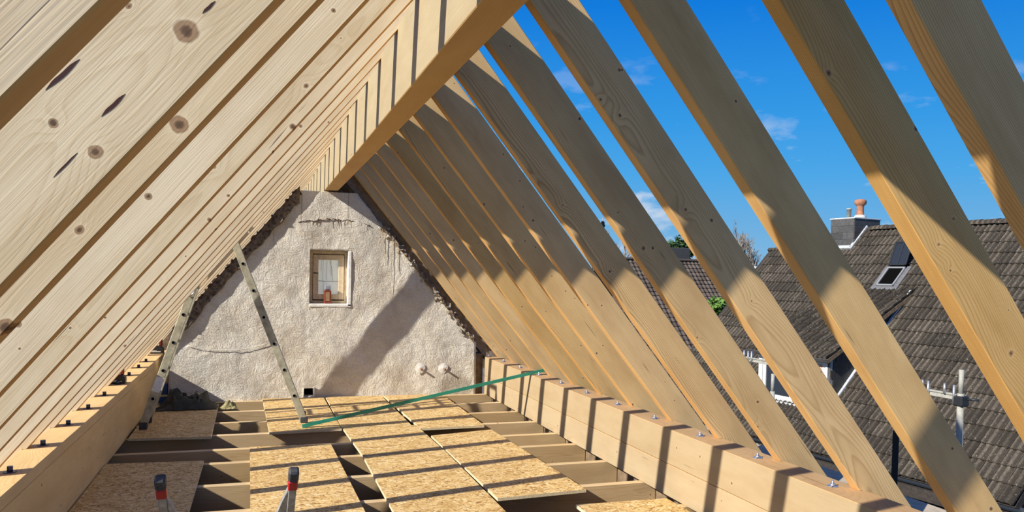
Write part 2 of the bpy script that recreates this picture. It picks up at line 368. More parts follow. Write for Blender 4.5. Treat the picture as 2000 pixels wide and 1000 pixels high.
def lathe_me(prof, n=20):
    bm = bmesh.new(); rings = []
    for r, z in prof: rings.append([bm.verts.new((r*math.cos(2*PI*k/n), r*math.sin(2*PI*k/n), z)) for k in range(n)])
    for i in range(len(rings)-1):
        for k in range(n):
            f = bm.faces.new((rings[i][k], rings[i][(k+1) % n], rings[i+1][(k+1) % n], rings[i+1][k])); f.smooth = True
    bm.faces.new(rings[0][::-1]); bm.faces.new(rings[-1]); return me_of(bm)
ORD = ['first', 'second', 'third', 'fourth', 'fifth', 'sixth', 'seventh', 'eighth', 'ninth', 'tenth', 'eleventh', 'twelfth', 'thirteenth', 'fourteenth', 'fifteenth', 'sixteenth', 'seventeenth', 'eighteenth']

# ------------------------------------------------------------------ scene constants (metres; z = 0 on top of the floor joists)
H = 0.464                       # top of the wall plates
XA, XB, ZB, ZT = 0.722, 0.8755, 2.450, 2.884     # ridge beam
XC = 0.5*(XA+XB)
XL = -1.079                     # inner face of left plate
XLO = -1.250
XLF = -1.228
KR = 0.00495
XRI = lambda y: 2.6656+KR*y     # inner face of right plate
XRF = lambda y: 2.8313+KR*y
ZM = 2.858
RW, RD = 0.0634, 0.1914
WALL_Y = 9.19

# ------------------------------------------------------------------ gable wall with window opening
def zlow_left(x): return H+(ZM-H)/(XA-XLF)*(x-XLF)
def zlow_right(x): return H+(ZM-H)/(XRF(9.1)-XB)*(XRF(9.1)-x)
WX0, WX1, WZ0, WZ1 = 0.567, 1.012, 1.110, 1.742
HX0, HX1, HZ0, HZ1 = 0.515, 0.620, 0.035, 0.122
def wall_zmax(x):
    nz = 0.030*noise.noise(Vector((x*7, 1.3, 0)))+0.022*noise.noise(Vector((x*23, 4.3, 0)))
    return min(2.432, zlow_left(x)-0.045+nz*0.6, zlow_right(x)-0.165+nz)
def gable():
    xs = sorted(set([-0.94, 2.600, WX0, WX1, HX0, HX1]+[round(-0.94+3.54*i/118, 4) for i in range(119)]))
    bm = bmesh.new(); cols = []
    NZ = 84
    zs0 = sorted(set([WZ0, WZ1, HZ0, HZ1]+[round(-0.30+2.76*i/NZ, 4) for i in range(NZ+1)]))
    vg = {}
    def V(i, j):
        if (i, j) not in vg:
            x, z = xs[i], min(zs0[j], wall_zmax(xs[i]))
            d = 0.016*noise.noise(Vector((x*3.1, 0, z*3.1)))+0.007*noise.noise(Vector((x*14, 2, z*11)))+0.0025*noise.noise(Vector((x*40, 7, z*28)))
            vg[(i, j)] = bm.verts.new((x, WALL_Y+d, z))
        return vg[(i, j)]
    for i in range(len(xs)-1):
        for j in range(len(zs0)-1):
            cx, cz = 0.5*(xs[i]+xs[i+1]), 0.5*(zs0[j]+zs0[j+1])
            if WX0 < cx < WX1 and WZ0 < cz < WZ1: continue
            if HX0 < cx < HX1 and HZ0 < cz < HZ1: continue
            zm = min(wall_zmax(xs[i]), wall_zmax(xs[i+1]))
            if zs0[j] >= max(wall_zmax(xs[i]), wall_zmax(xs[i+1])): continue
            vs = [V(i, j), V(i+1, j), V(i+1, j+1), V(i, j+1)]
            u = []
            for v in vs:
                if all((v.co-q.co).length > 1e-4 for q in u): u.append(v)
            if len(u) >= 3:
                try: bm.faces.new(u)
                except ValueError: pass
    bmesh.ops.remove_doubles(bm, verts=bm.verts[:], dist=1e-4)
    r = bmesh.ops.extrude_face_region(bm, geom=bm.faces[:])
    for v in r['geom']:
        if isinstance(v, bmesh.types.BMVert): v.co.y = WALL_Y+0.28
    me = me_of(bm, smooth=False)
    for p_ in me.polygons: p_.use_smooth = p_.normal.y < -0.6
    return link('wall_gable', me, M['plaster'], kind='structure', label='rough whitish plastered gable wall at the end of the attic')
gable_o = gable()
# pale smooth reveal strips round the opening
rv = [('reveal', WX1-0.008, WX1+0.030, WZ0-0.02, WZ1+0.0), ('reveal', WX0-0.004, WX1+0.03, WZ0-0.030, WZ0+0.004)]
for nm, a, b, c, d in rv:
    link(nm, box_me(a, b, WALL_Y-0.014, WALL_Y+0.13, c, d, 0.004), M['reveal'], gable_o, label='smooth white plaster reveal of the little window')
# crack under the crown of the gable
bm = bmesh.new(); px = 0.42; pts = []
random.seed(3)
for i in range(26):
    x = 0.43+i*0.033; pts.append((x, WALL_Y-0.004, 2.06+0.05*math.sin((x-0.4)*3.6)+random.uniform(-0.014, 0.014)))
for i in range(len(pts)-1):
    bm_tube(bm, [pts[i], pts[i+1]], random.uniform(0.002, 0.008), 5)
    if random.random() < 0.45:
        p = pts[i]; bm_tube(bm, [p, (p[0]+random.uniform(-0.02, 0.02), p[1], p[2]-random.uniform(0.03, 0.10))], 0.004, 4, r2=0.001)
link('crack', me_of(bm), M['darkstone'], gable_o, label='dark ragged crack under the top of the gable')
# rust runs
bm = bmesh.new()
for x, z0, z1 in ((1.52, 1.98, 1.25), (1.44, 1.95, 1.62), (1.60, 1.86, 1.5), (1.40, 2.03, 1.75)):
    q = [(x+0.010*noise.noise(Vector((x, z0+k*0.3, 0))), WALL_Y-0.004, z0+(z1-z0)*k/8) for k in range(9)]
    bm_tube(bm, [(a_, WALL_Y-0.0075, c_) for a_, b_, c_ in q], 0.0035, 5, r2=0.0015)
link('drip_groove', me_of(bm), plain('rust_run', (0.34, 0.25, 0.13), 0.9, var=0.3, scale=20), gable_o, label='brown run-down streaks in the plaster')
# open back box of the duct hole
bm = bmesh.new()
bm_box(bm, HX0-0.01, HX1+0.01, WALL_Y+0.10, WALL_Y+0.12, HZ0-0.01, HZ1+0.01)
link('duct_hole', me_of(bm), M['black'], gable_o, label='black square hole at the foot of the wall')
bm = bmesh.new()
for (a, b, c, d) in ((HX0-0.012, HX0, HZ0-0.02, HZ1+0.01), (HX1, HX1+0.018, HZ0-0.03, HZ1+0.01)):
    bm_box(bm, a, b, WALL_Y-0.02, WALL_Y+0.05, c, d)
link('hole_edge', me_of(bm), M['reveal'], gable_o)
# pipe stubs with white filler rosettes
for x, z in ((1.888, 0.336), (2.178, 0.330)):
    bm = bmesh.new(); c0 = bm.verts.new((x, WALL_Y-0.022, z)); ring = []
    for k in range(14):
        rr = 0.055+0.018*random.random(); a = 2*PI*k/14; ring.append(bm.verts.new((x+rr*math.cos(a), WALL_Y-0.013, z+rr*math.sin(a))))
    for k in range(14): bm.faces.new((c0, ring[k], ring[(k+1) % 14]))
    ro = link('filler_patch', me_of(bm), M['reveal'], gable_o, label='white filler patch round a pipe stub')
    bm = bmesh.new(); bm_tube(bm, [(x, WALL_Y+0.02, z), (x+0.012, WALL_Y-0.07, z-0.012)], 0.012, 10)
    link('pipe_stub', me_of(bm), M['copper'], gable_o, label='short rusty pipe stub sticking out of the wall')

# window in the gable
wn = empty('window_1', (0, 0, 0)); wn['kind'] = 'structure'; wn['label'] = 'small old wooden window in the plaster gable'
FY = WALL_Y+0.115
def rect_frame(bm, x0, x1, z0, z1, t, y0, y1):
    bm_box(bm, x0, x0+t, y0, y1, z0, z1, 0.003); bm_box(bm, x1-t, x1, y0, y1, z0, z1, 0.003)
    bm_box(bm, x0+t, x1-t, y0, y1, z0, z0+t, 0.003); bm_box(bm, x0+t, x1-t, y0, y1, z1-t, z1, 0.003)
bm = bmesh.new(); rect_frame(bm, WX0+0.004, WX1-0.004, WZ0+0.006, WZ1-0.002, 0.035, FY, FY+0.05)
link('window_frame', me_of(bm), M['winframe'], wn)
bm = bmesh.new(); rect_frame(bm, WX0+0.042, WX1-0.045, WZ0+0.055, WZ1-0.045, 0.062, FY-0.012, FY+0.03)
sash = link('window_sash', me_of(bm), M['winframe'], wn)
link('pane', box_me(WX0+0.10, WX1-0.10, FY+0.008, FY+0.014, WZ0+0.115, WZ1-0.105), M['pane'], sash, label='dusty pale pane with daylight put in as a glow')
bm = bmesh.new(); gx0, gx1, gz0, gz1 = WX0+0.104, WX1-0.107, WZ0+0.117, WZ1-0.107
y = FY+0.004
bm_tube(bm, [(gx0, y, 1.385), (gx0+0.1, y, 1.379), (gx1, y, 1.381)], 0.0028, 5)
for a, b in (((gx0+0.055, gz1), (gx0+0.052, 1.38)), ((gx0+0.13, gz1), (gx0+0.16, 1.52)), ((gx0+0.16, 1.52), (gx0+0.165, 1.39)), ((gx0+0.035, gz1), (gx0+0.03, 1.5)), ((gx0+0.10, gz1), (gx0+0.095, 1.40)), ((gx0+0.06, 1.38), (gx0+0.064, 1.25)), ((gx0+0.145, gz1), (gx0+0.15, 1.45))):
    bm_tube(bm, [(a[0], y, a[1]), (b[0], y, b[1])], 0.0018, 4)
link('glazing_lines', me_of(bm), M['bark'], sash, label='dark twig-like lines across the pane')
bm = bmesh.new(); bm_tube(bm, [(WX0+0.045, FY-0.03, 1.478), (WX0+0.10, FY-0.035, 1.476)], 0.006, 8); bm_tube(bm, [(WX0+0.052, FY-0.03, 1.478), (WX0+0.052, FY, 1.478)], 0.005, 6)
link('window_handle', me_of(bm), M['darkplastic'], sash, label='small black turn handle')
link('window_sill', box_me(WX0, WX1, WALL_Y-0.006, FY+0.0, WZ0-0.004, WZ0+0.008), M['reveal'], wn)
link('outer_cover', box_me(WX0-0.02, WX1+0.02, FY+0.055, FY+0.065, WZ0-0.02, WZ1+0.02), M['oldwood'], wn)
# canister on the sill
cn = empty('canister', (0.775, WALL_Y+0.055, WZ0+0.009))
tag(cn, 'orange-red canister with a silver lid on the sill of the small gable window', 'canister')
MW = cn.matrix_basis
link('body', box_me(-0.042, 0.042, -0.03, 0.03, 0, 0.155, 0.006), plain('brick_red', (0.20, 0.04, 0.022), 0.5, var=0.2), cn)
link('paper_label', box_me(-0.024, 0.022, -0.0325, -0.0305, 0.03, 0.135), plain('kraft_label', (0.34, 0.21, 0.10), 0.7, var=0.2), cn, label='brown paper label')
link('lid', box_me(-0.036, 0.036, -0.026, 0.026, 0.155, 0.215, 0.01), plain('silver_lid', (0.30, 0.30, 0.34), 0.4, 0.4, var=0.5, scale=25), cn, label='silver grey lid')

# exposed dark rubble core along both rakes of the gable
def rake_bed(name, xa, xb, zf, w0, w1, mat, seed):
    bm = bmesh.new(); nx, nz = 150, 10; G = {}
    for i in range(nx+1):
        x = xa+(xb-xa)*i/nx; wd = w0+(w1-w0)*(0.5+0.5*noise.noise(Vector((x*5+seed, 0, 1))))+0.02*noise.noise(Vector((x*22+seed, 3, 1)))
        for j in range(nz+1):
            z = zf(x)-wd*j/nz
            d = 0.018+0.022*noise.noise(Vector((x*26, seed, z*26)))+0.012*noise.noise(Vector((x*60, seed, z*60)))
            if j in (0, nz): d = 0.001
            G[i, j] = bm.verts.new((x, WALL_Y-0.012-max(0.0, d), z))
    for i in range(nx):
        for j in range(nz): bm.faces.new((G[i, j], G[i+1, j], G[i+1, j+1], G[i, j+1]))
    r = bmesh.ops.extrude_face_region(bm, geom=bm.faces[:])
    for v in r['geom']:
        if isinstance(v, bmesh.types.BMVert): v.co.y = WALL_Y+0.03
    link(name, me_of(bm), mat, gable_o, label='dark ragged rubble core exposed along the rake')
rake_bed('rubble_core', -0.90, 0.44, lambda x: zlow_left(x)-0.03, 0.09, 0.27, M['darkstone'], 3.0)
vb = frame((XRF(9.1), WALL_Y+0.052, H), (XB-XRF(9.1), 0, ZM-H), (ZM-H, 0, XRF(9.1)-XB))
link('verge_board', box_me(-0.16, 3.03, -0.02, 0.0, -0.118, 0.12, 0.003), plain('tarred_board', (0.21, 0.18, 0.155), 0.85, var=0.3, scale=14), gable_o, vb, label='dark tarred verge board behind the ragged right edge')
rake_bed('rubble_core', 1.42, 2.56, lambda x: zlow_right(x)-0.140, 0.02, 0.075, M['darkstone'], 8.0)
# rubble in the ragged edges of the gable
def stone_me(seed, el=1.0):
    rnd = random.Random(seed); bm = bmesh.new(); bmesh.ops.create_icosphere(bm, subdivisions=1, radius=1.0)
    for v in bm.verts:
        v.co *= 0.78+0.44*rnd.random(); v.co.z *= 0.75; v.co.x *= el
    return me_of(bm)
stones = [stone_me(k, 1.0+0.35*(k % 3)) for k in range(6)]
random.seed(11)
def put_stone(x, z, s, mat, dy=0.0):
    me = random.choice(stones)
    o = bpy.data.objects.new('stone', me); COL.objects.link(o); o.parent = gable_o
    o.matrix_basis = Matrix.Translation((x, WALL_Y+0.03+dy, z)) @ Matrix.Rotation(random.uniform(0, 6.28), 4, (random.random(), random.random(), random.random()+0.1)) @ Matrix.Scale(s, 4)
    if not me.materials: me.materials.append(mat)
    o.material_slots[0].link = 'OBJECT'; o.material_slots[0].material = mat
for i in range(120):
    t = i/119; x = 1.38+t*(2.58-1.38)+random.uniform(-0.02, 0.02); z = zlow_right(x)-0.155
    off = random.uniform(-0.060, 0.022)
    put_stone(x+off*0.77, z+off*0.64, random.uniform(0.016, 0.042), M['stone_pale'] if random.random() < 0.55 else (M['stone'] if random.random() < 0.5 else M['darkstone']), random.uniform(-0.03, 0.03))
for i in range(170):
    x = -0.86+i/169*1.28; off = random.uniform(-0.065, 0.01); z = zlow_left(x)-0.05
    put_stone(x-off*0.77, z+off*0.64, random.uniform(0.016, 0.040), M['darkstone'] if random.random() < 0.8 else M['stone'], random.uniform(-0.02, 0.02))

# older dark roof beyond the gable on the right: rafters under sheathing
ux, uz = (XB-XRF(9.1)), (ZM-H); L_ = math.hypot(ux, uz); ux /= L_; uz /= L_
vo = empty('trim_1', mw=frame((XRF(9.1), WALL_Y+0.33, H), (ux, 0, uz), (uz, 0, -ux))); vo['kind'] = 'structure'; vo['label'] = 'dark grey old roof timbers beyond the right edge of the gable'
for k in range(6):
    bm = bmesh.new(); bm_box(bm, -0.45, 3.20, -0.07-0.62*k-0.0, -0.62*k, 0.0, 0.19, 0.004); link('old_rafter', me_of(bm), M['verge'], vo)
for k in range(21):
    bm = bmesh.new(); bm_box(bm, -0.6+k*0.185, -0.6+k*0.185+0.18, -3.9, 0.0, 0.192, 0.216, 0.003); link('sheathing_board', me_of(bm), M['verge'], vo)
bo = link('wall_party', box_me(-1.9, 3.2, 13.5, 13.6, -0.3, 2.2), M['oldwood'], kind='structure', label='dark brown boarding far behind the gable')
poly = [(-1.9, -0.3), (-0.93, -0.3), (-0.93, 0.78), (-1.9, 0.0)]
link('wall_side', me_of(prism_bm(poly, 10.62, 10.70)), M['oldwood'], kind='structure', label='dark brown boarding at the far end of the left plate')
# brown masonry jamb between gable and right plate
bm = bmesh.new(); bm_box(bm, 2.603, 2.706, WALL_Y+0.05, WALL_Y+0.28, -0.25, 0.50, 0.004)
jm = link('trim_2', me_of(bm), M['oldwood'], kind='structure', label='dusty brown post between gable wall and right wall plate')

# ------------------------------------------------------------------ floor: old ceiling fill and outside wall crown
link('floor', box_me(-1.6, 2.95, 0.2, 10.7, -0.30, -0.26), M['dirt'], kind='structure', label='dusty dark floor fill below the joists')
def wall_block(name, x0, x1, y0, y1, z0, z1, mat, lab):
    bm = bmesh.new(); bm_box(bm, x0, x1, y0, y1, z0, z1, 0.01)
    return link(name, me_of(bm), mat, kind='structure', label=lab)
wall_block('wall_right', 3.21, 3.50, 0.0, 9.6, -5.2, 0.26, M['concrete'], 'pale mortared top of the outer house wall on the right')
wall_block('wall_left', -1.85, -1.30, 0.0, 10.9, -5.2, 0.10, M['concrete'], 'pale mortared top of the outer house wall on the left')
bm = bmesh.new()
for i in range(14):
    y0 = 1.2+i*0.58; bm_box(bm, 3.22, 3.50, y0+0.01, y0+0.57, 0.261, 0.292+0.01*random.random(), 0.006)
link('wall_crown', me_of(bm), plain('pale_slab', (0.46, 0.39, 0.29), 0.85, var=0.2, scale=16, bump=0.5), bpy.data.objects['wall_right'], kind=None, label='row of pale capping slabs on the outer wall')
link('inner_leaf', box_me(2.935, 3.205, 0.0, 9.3, -5.2, -0.03), M['brick'], bpy.data.objects['wall_right'])
link('plate_bearing', box_me(2.805, 2.93, 0.0, 9.3, -0.32, -0.002), M['oldwood'], bpy.data.objects['wall_right'])
link('plate_bearing', box_me(-1.30, -1.225, 0.0, 10.6, -0.32, -0.002), M['oldwood'], bpy.data.objects['wall_left'])

# ------------------------------------------------------------------ joists
joist_y = [1.30, 1.91, 2.52, 3.13, 3.74, 4.35, 4.955, 5.59, 6.23, 6.70, 7.29, 7.88, 8.49, 9.125]
jl = 2.80+1.22
bm = bmesh.new(); bm_box(bm, 0, jl, 0, 0.06, -0.24, -0.001, 0.0025); jme = me_of(bm)
JN = len(joist_y)
for i, y in enumerate(joist_y):
    o = link('floor_joist', jme, M['joist'], mw=Matrix.Translation((-1.22, y, 0)))
    k = JN-1-i
    tag(o, 'spruce floor joist across the attic, %s from the gable wall' % ORD[k], 'joist', 'floor joists between the two wall plates')

# ------------------------------------------------------------------ wall plates
def plate_right():
    e = empty('wall_plate', (0, 0, 0)); tag(e, 'thick two-layer wall plate along the right side, sunlit and striped with rafter shadows', 'beam')
    a = Vector((XRI(0.3), 0.3, 0)); b = Vector((XRI(9.17), 9.17, 0))
    mw, L = seg_frame(a, b)
    for z0, z1, kk in ((0.001, 0.222, []), (0.2245, H, [(4.96, 0.415, 0.018), (3.90, 0.367, 0.017), (3.55, 0.288, 0.020)])):
        bm = bmesh.new(); bm_box(bm, 0, L, -0.2015, 0, z0, z1, 0.004)
        o = link('timber', me_of(bm), M['plate'], e, mw)
        for n_, k_ in zip(('k1', 'k2', 'k3'), kk): o[n_] = k_
    return e
pr = plate_right()
e = empty('wall_plate', (0, 0, 0)); tag(e, 'thick wall plate along the left side with its inner face in shade', 'beam')
pl = e
mw, L = seg_frame((XL, 0.3, 0), (XL, 10.5, 0))
for z0, z1 in ((0.001, 0.3975), (0.3995, H)):
    bm = bmesh.new(); bm_box(bm, 0, L, 0, 0.171, z0, z1, 0.004); link('timber', me_of(bm), M['plateL'], e, mw)

# ------------------------------------------------------------------ ridge beam
mw, L = seg_frame((0.5*(XA+XB), 0.0, 0.5*(ZB+ZT)), (0.5*(XA+XB), 13.4, 0.5*(ZB+ZT)))
bm = bmesh.new(); hw = 0.5*(XB-XA); hh = 0.5*(ZT-ZB); bm_box(bm, 0, L, -hw, hw, -hh, hh, 0.004)
rb = link('ridge_beam', me_of(bm), M['beam'], mw=mw); tag(rb, 'long heavy ridge beam under the rafters, its left face striped with shadows', 'beam')

# ------------------------------------------------------------------ rafters
def rafter_mesh(alpha, run, bite):
    """local X runs up the slope from the foot, Z outward; bird's-mouth over the plate corner, plumb cuts"""
    ca, sa = math.cos(alpha), math.sin(alpha)
    # world offsets (h = horizontal inward, v = up) -> local
    loc = lambda h, v: (h*ca+v*sa, -h*sa+v*ca)
    top = run                                                  # horizontal distance foot -> ridge centre
    t = math.tan(alpha)
    low = -0.355
    P = [loc(0.0, 0.0)]
    P.append(loc(top, top*t)); P.append(loc(top, top*t+RD/ca))
    P.append(loc(low, low*t+RD/ca)); P.append(loc(low, low*t)); P.append(loc(-bite, -bite*t)); P.append(loc(-bite, 0.0015)); P.append(loc(0.0, 0.0015))
    bm = prism_bm(P[:1]*0+P[1:], -RW/2, RW/2, 'Y')
    bmesh.ops.bevel(bm, geom=[e for e in bm.edges if abs(e.verts[0].co.y-e.verts[1].co.y) < 1e-6 and e.calc_length() > 1.0], offset=0.003, segments=1, affect='EDGES')
    return me_of(bm)
aL = math.atan2(ZM-H, XA-XLF)
meL = rafter_mesh(aL, XC-XLF-0.001, 0.023)
yL = [0.29, 0.90, 1.50, 1.827]+[4.281+0.61337*j for j in range(-3, 8)]+[9.115]
KNL = {2: [(1.828, 0.070, 0.046), (1.561, 0.039, 0.026), (1.555, 0.119, 0.013)], 4: [(1.546, 0.071, 0.022), (2.339, 0.049, 0.014), (1.05, 0.09, 0.02)], 3: [(1.714, 0.031, 0.040), (1.163, 0.006, 0.035), (2.2, 0.15, 0.012)],
       6: [(2.181, 0.010, 0.030), (1.615, 0.006, 0.020), (1.012, 0.050, 0.012)], 7: [(2.311, 0.036, 0.022), (1.30, 0.05, 0.014), (0.8, 0.1, 0.02)]}
yLall = yL+[9.80, 10.42, 11.03, 11.64, 12.26, 12.87]
NL = len(yL)
for i, y in enumerate(yLall):
    mw = frame((XLF, y+RW/2, H), (math.cos(aL), 0, math.sin(aL)), (-math.sin(aL), 0, math.cos(aL)))
    o = link('rafter', meL, M['rafterL'], mw=mw)
    for n_, kk in zip(('k1', 'k2', 'k3'), KNL.get(i, [])): o[n_] = kk
    if i < NL: lab = 'pale planed rafter of the left roof slope, %s from the gable wall' % ORD[NL-1-i]
    else: lab = 'left-slope rafter beyond the gable wall, mostly hidden behind it, %s one past the wall' % ORD[i-NL]
    tag(o, lab, 'rafter', 'rafters of the left roof slope')
KNR = {3: [(1.482, 0.142, 0.016), (1.455, 0.049, 0.016), (0.997, 0.080, 0.022)], 5: [(2.316, 0.015, 0.016), (1.575, 0.140, 0.020), (2.359, 0.178, 0.012)], 6: [(2.248, 0.173, 0.016), (1.500, 0.056, 0.026), (0.373, 0.095, 0.020)],
       10: [(0.459, 0.129, 0.018), (1.30, 0.10, 0.010), (0.9, 0.06, 0.010)], 9: [(0.543, 0.026, 0.018), (1.6, 0.1, 0.014), (1.0, 0.15, 0.010)], 8: [(0.100, 0.115, 0.018), (1.012, 0.088, 0.015), (1.9, 0.05, 0.012)]}
yR = [0.24, 0.85, 1.423, 1.787]+[9.14517-0.61337*k for k in range(11, -1, -1)]
yref = 5.0; aR0 = math.atan2(ZM-H, XRF(yref)-XB)
NR = len(yR)
for i, y in enumerate(yR):
    a = math.atan2(ZM-H, XRF(y)-XB)
    mw = frame((XRF(y), y+RW/2, H), (-math.cos(a), 0, math.sin(a)), (math.sin(a), 0, math.cos(a)))
    o = link('rafter', rafter_mesh(a, XRF(y)-XC-0.002, 0.022), M['rafterR'], mw=mw)
    for n_, kk in zip(('k1', 'k2', 'k3'), KNR.get(i, [])): o[n_] = kk
    tag(o, 'tall spruce rafter of the right roof slope, %s from the gable wall' % ORD[NR-1-i], 'rafter', 'rafters of the right roof slope')

# dark resin pockets in the nearest fully visible left rafter
r2 = bpy.data.objects['rafter.002']
for (x0, z0, x1, z1, ww) in ((1.590, 0.163, 1.668, 0.160, 0.0042), (1.615, 0.073, 1.672, 0.071, 0.0036), (1.483, 0.060, 1.541, 0.060, 0.0018), (1.872, 0.073, 1.905, 0.072, 0.0028)):
    n_ = 9; P = []
    for k in range(n_+1):
        t = k/n_; P.append((x0+(x1-x0)*t, z0+(z1-z0)*t+ww*math.sin(PI*t)*(1+0.3*math.sin(9*t))))
    for k in range(n_-1, 0, -1):
        t = k/n_; P.append((x0+(x1-x0)*t, z0+(z1-z0)*t-ww*math.sin(PI*t)))
    link('resin_pocket', me_of(prism_bm(P, -RW/2-0.0006, -RW/2+0.004)), plain('resin_pocket', (0.07, 0.025, 0.015), 0.4), r2).matrix_basis = Matrix.Identity(4)

# threaded anchor bolts on the plates
def bolt_me():
    bm = bmesh.new(); bm_tube(bm, [(0, 0, 0), (0, 0, 0.003)], 0.027, 16)
    bm_tube(bm, [(0, 0, 0.003), (0, 0, 0.015)], 0.013, 6); bm_tube(bm, [(0, 0, 0.012), (0, 0, 0.030)], 0.0065, 8)
    for s in (-1, 1): bm_box(bm, s*0.010, s*0.032, -0.006, 0.006, 0.003, 0.009, 0.002)
    return me_of(bm)
bme = bolt_me(); bme.materials.append(M['zinc_bolt'])
def nut_me():
    bm = bmesh.new(); bm_tube(bm, [(0, 0, 0), (0, 0, 0.004)], 0.030, 16); bm_tube(bm, [(0, 0, 0.004), (0, 0, 0.030)], 0.015, 6); return me_of(bm)
nme = nut_me(); nme.materials.append(plain('dark_steel_nut', (0.10, 0.10, 0.12), 0.4, 0.6))
for y in yR[2:]:
    link('anchor_bolt', bme, None, pr, Matrix.Translation((2.765+KR*y*0.5, y+0.105, H)) @ Matrix.Rotation(0.6, 4, 'Z'))
for y in yL[4:]:
    link('anchor_bolt', nme, None, pl, Matrix.Translation((-1.168, y+0.085, H)))

# ------------------------------------------------------------------ OSB boards
def board(corners, lab, z=0.0, t=0.022):
    """four plan corners, counter-clockwise"""
    c = [Vector((x, y)) for x, y in corners]; o0 = sum(c, Vector((0, 0)))/4
    ex = Vector((c[1].x-c[0].x, c[1].y-c[0].y, 0)).normalized()
    mw = frame((o0.x, o0.y, z), ex, (0, 0, 1)); inv = mw.inverted()
    pl_ = [(inv @ Vector((q.x, q.y, z))) for q in c]
    bm = prism_bm([(q.x, q.y) for q in pl_], 0.001, t, 'Z')
    for f in bm.faces: f.material_index = 0 if abs(f.normal.z) > 0.5 else 1
    bmesh.ops.recalc_face_normals(bm, faces=bm.faces[:])
    for f in bm.faces: f.material_index = 0 if abs(f.normal.z) > 0.5 else 1
    me = me_of(bm)
    o = link('osb_board', me, [M['osb'], M['osb_edge']], mw=mw); tag(o, lab, 'board', 'loose chipboard panels laid on the joists'); return o
board([(0.107, 7.229), (0.757, 7.262), (0.735, 9.135), (0.055, 9.165)], 'chipboard panel under the right foot of the folding ladder, against the gable wall')
board([(0.765, 7.290), (1.425, 7.300), (1.412, 9.130), (0.762, 9.140)], 'chipboard panel against the gable wall, middle one of the far row')
board([(1.482, 7.115), (2.116, 7.128), (2.150, 9.100), (1.440, 9.120)], 'chipboard panel against the gable wall, rightmost of the far row')
board([(0.812, 6.165), (1.486, 6.235), (1.472, 7.284), (0.772, 7.262)], 'half-length chipboard panel in the middle row, green batten end lying just behind it')
board([(0.805, 3.20), (1.475, 3.20), (1.492, 6.205), (0.812, 6.135)], 'long chipboard panel running to the bottom edge in the middle of the floor')
board([(1.518, 4.768), (2.177, 4.813), (2.128, 6.923), (1.508, 6.778)], 'chipboard panel nearest the right wall plate in full view')
board([(-0.030, 4.690), (0.640, 4.690), (0.602, 6.641), (-0.055, 6.674)], 'chipboard panel left of centre with the right ladder end in front of it')
board([(-1.060, 3.90), (-0.392, 3.90), (-0.385, 6.27), (-1.072, 6.33)], 'shaded chipboard panel beside the left wall plate in the foreground')
board([(-1.054, 7.227), (-0.380, 7.160), (-0.400, 8.90), (-1.062, 8.93)], 'shaded chipboard panel under the dark tarpaulin and left ladder foot')
board([(1.966, 3.10), (2.600, 3.10), (2.620, 4.485), (1.966, 4.505)], 'chipboard panel at the lower right next to the right wall plate')
board([(-0.42, 2.05), (0.30, 2.05), (0.30, 3.85), (-0.42, 3.85)], 'chipboard panel below the two ladder ends, hidden under the frame edge')

# ------------------------------------------------------------------ folding ladder (edge-on) near the gable
def stile(bm, a, b, y0, y1, wd):
    a = Vector((a[0], 0, a[1])); b = Vector((b[0], 0, b[1])); d = (b-a).normalized(); n = Vector((-d.z, 0, d.x))*wd/2
    P = [(a-n), (b-n), (b+n), (a+n)]
    j = prism_bm([(p.x, p.z) for p in P], y0, y1, 'Y', 0.003); join_into(bm, j)
AP = (-0.335, 2.06)
FL, FR = (-0.985, 0.060), (0.432, 0.045)
lad = empty('folding_ladder', (-0.3, 7.78, 0.0))
tag(lad, 'aluminium folding ladder standing astride before the gable wall, top poking out between the left rafters', 'ladder')
I4 = Matrix.Identity(4)
for (foot, nm) in ((FL, 'l'), (FR, 'r')):
    d = (Vector(AP)-Vector(foot)); dl = d.length; d.normalize()
    for yy in (7.600, 7.905):
        bm = bmesh.new(); stile(bm, (foot[0]+d.x*0.03, foot[1]+d.y*0.03), AP, yy, yy+0.026, 0.068)
        o = link('stile', me_of(bm), M['alu'], lad, I4)
    for yy in (7.600, 7.905):
        bm = bmesh.new(); s = -1 if nm == 'l' else 1
        zb = 0.0225
        bm_box(bm, foot[0]-0.036, foot[0]+0.036, yy-0.004, yy+0.030, zb, 0.085, 0.008)
        link('rubber_foot', me_of(bm), M['rubber'], lad, I4, label='black rubber foot')
    L0 = 0.265 if nm == 'r' else 0.255
    k = 0
    while L0+0.27*k < dl-0.1:
        q = Vector(foot)+d*(L0+0.27*k)
        bm = bmesh.new(); bm_tube(bm, [(q.x, 7.5965, q.y), (q.x, 7.934, q.y)], 0.0155, 12)
        bm_tube(bm, [(q.x, 7.5950, q.y), (q.x, 7.5964, q.y)], 0.0142, 12, mi=1)
        link('rung', me_of(bm), [M['alu_bright'], M['black']], lad, I4)
        k += 1
bm = bmesh.new(); bm_tube(bm, [(AP[0], 7.59, AP[1]), (AP[0], 7.94, AP[1])], 0.03, 12)
link('hinge', me_of(bm), M['alu_bright'], lad, I4, label='hinge tube at the top')
d = (Vector(AP)-Vector(FL)).normalized()
bm = bmesh.new(); stile(bm, (FL[0]+d.x*0.32, FL[1]+d.y*0.32), (FL[0]+d.x*0.46, FL[1]+d.y*0.46), 7.5965, 7.5998, 0.072)
link('sticker', me_of(bm), M['sticker'], lad, I4, label='worn whitish instruction sticker')
bm = bmesh.new()
for zz_ in (1.24, 1.30): bm_tube(bm, [(-0.61+0.33*(zz_-1.24), 7.59, zz_), (-0.57+0.33*(zz_-1.24), 7.575, zz_+0.03), (-0.55, 7.59, zz_+0.07)], 0.008, 6)
link('latch_hook', me_of(bm), M['alu_bright'], lad, I4, label='bright latch hooks near the top of the left leg')

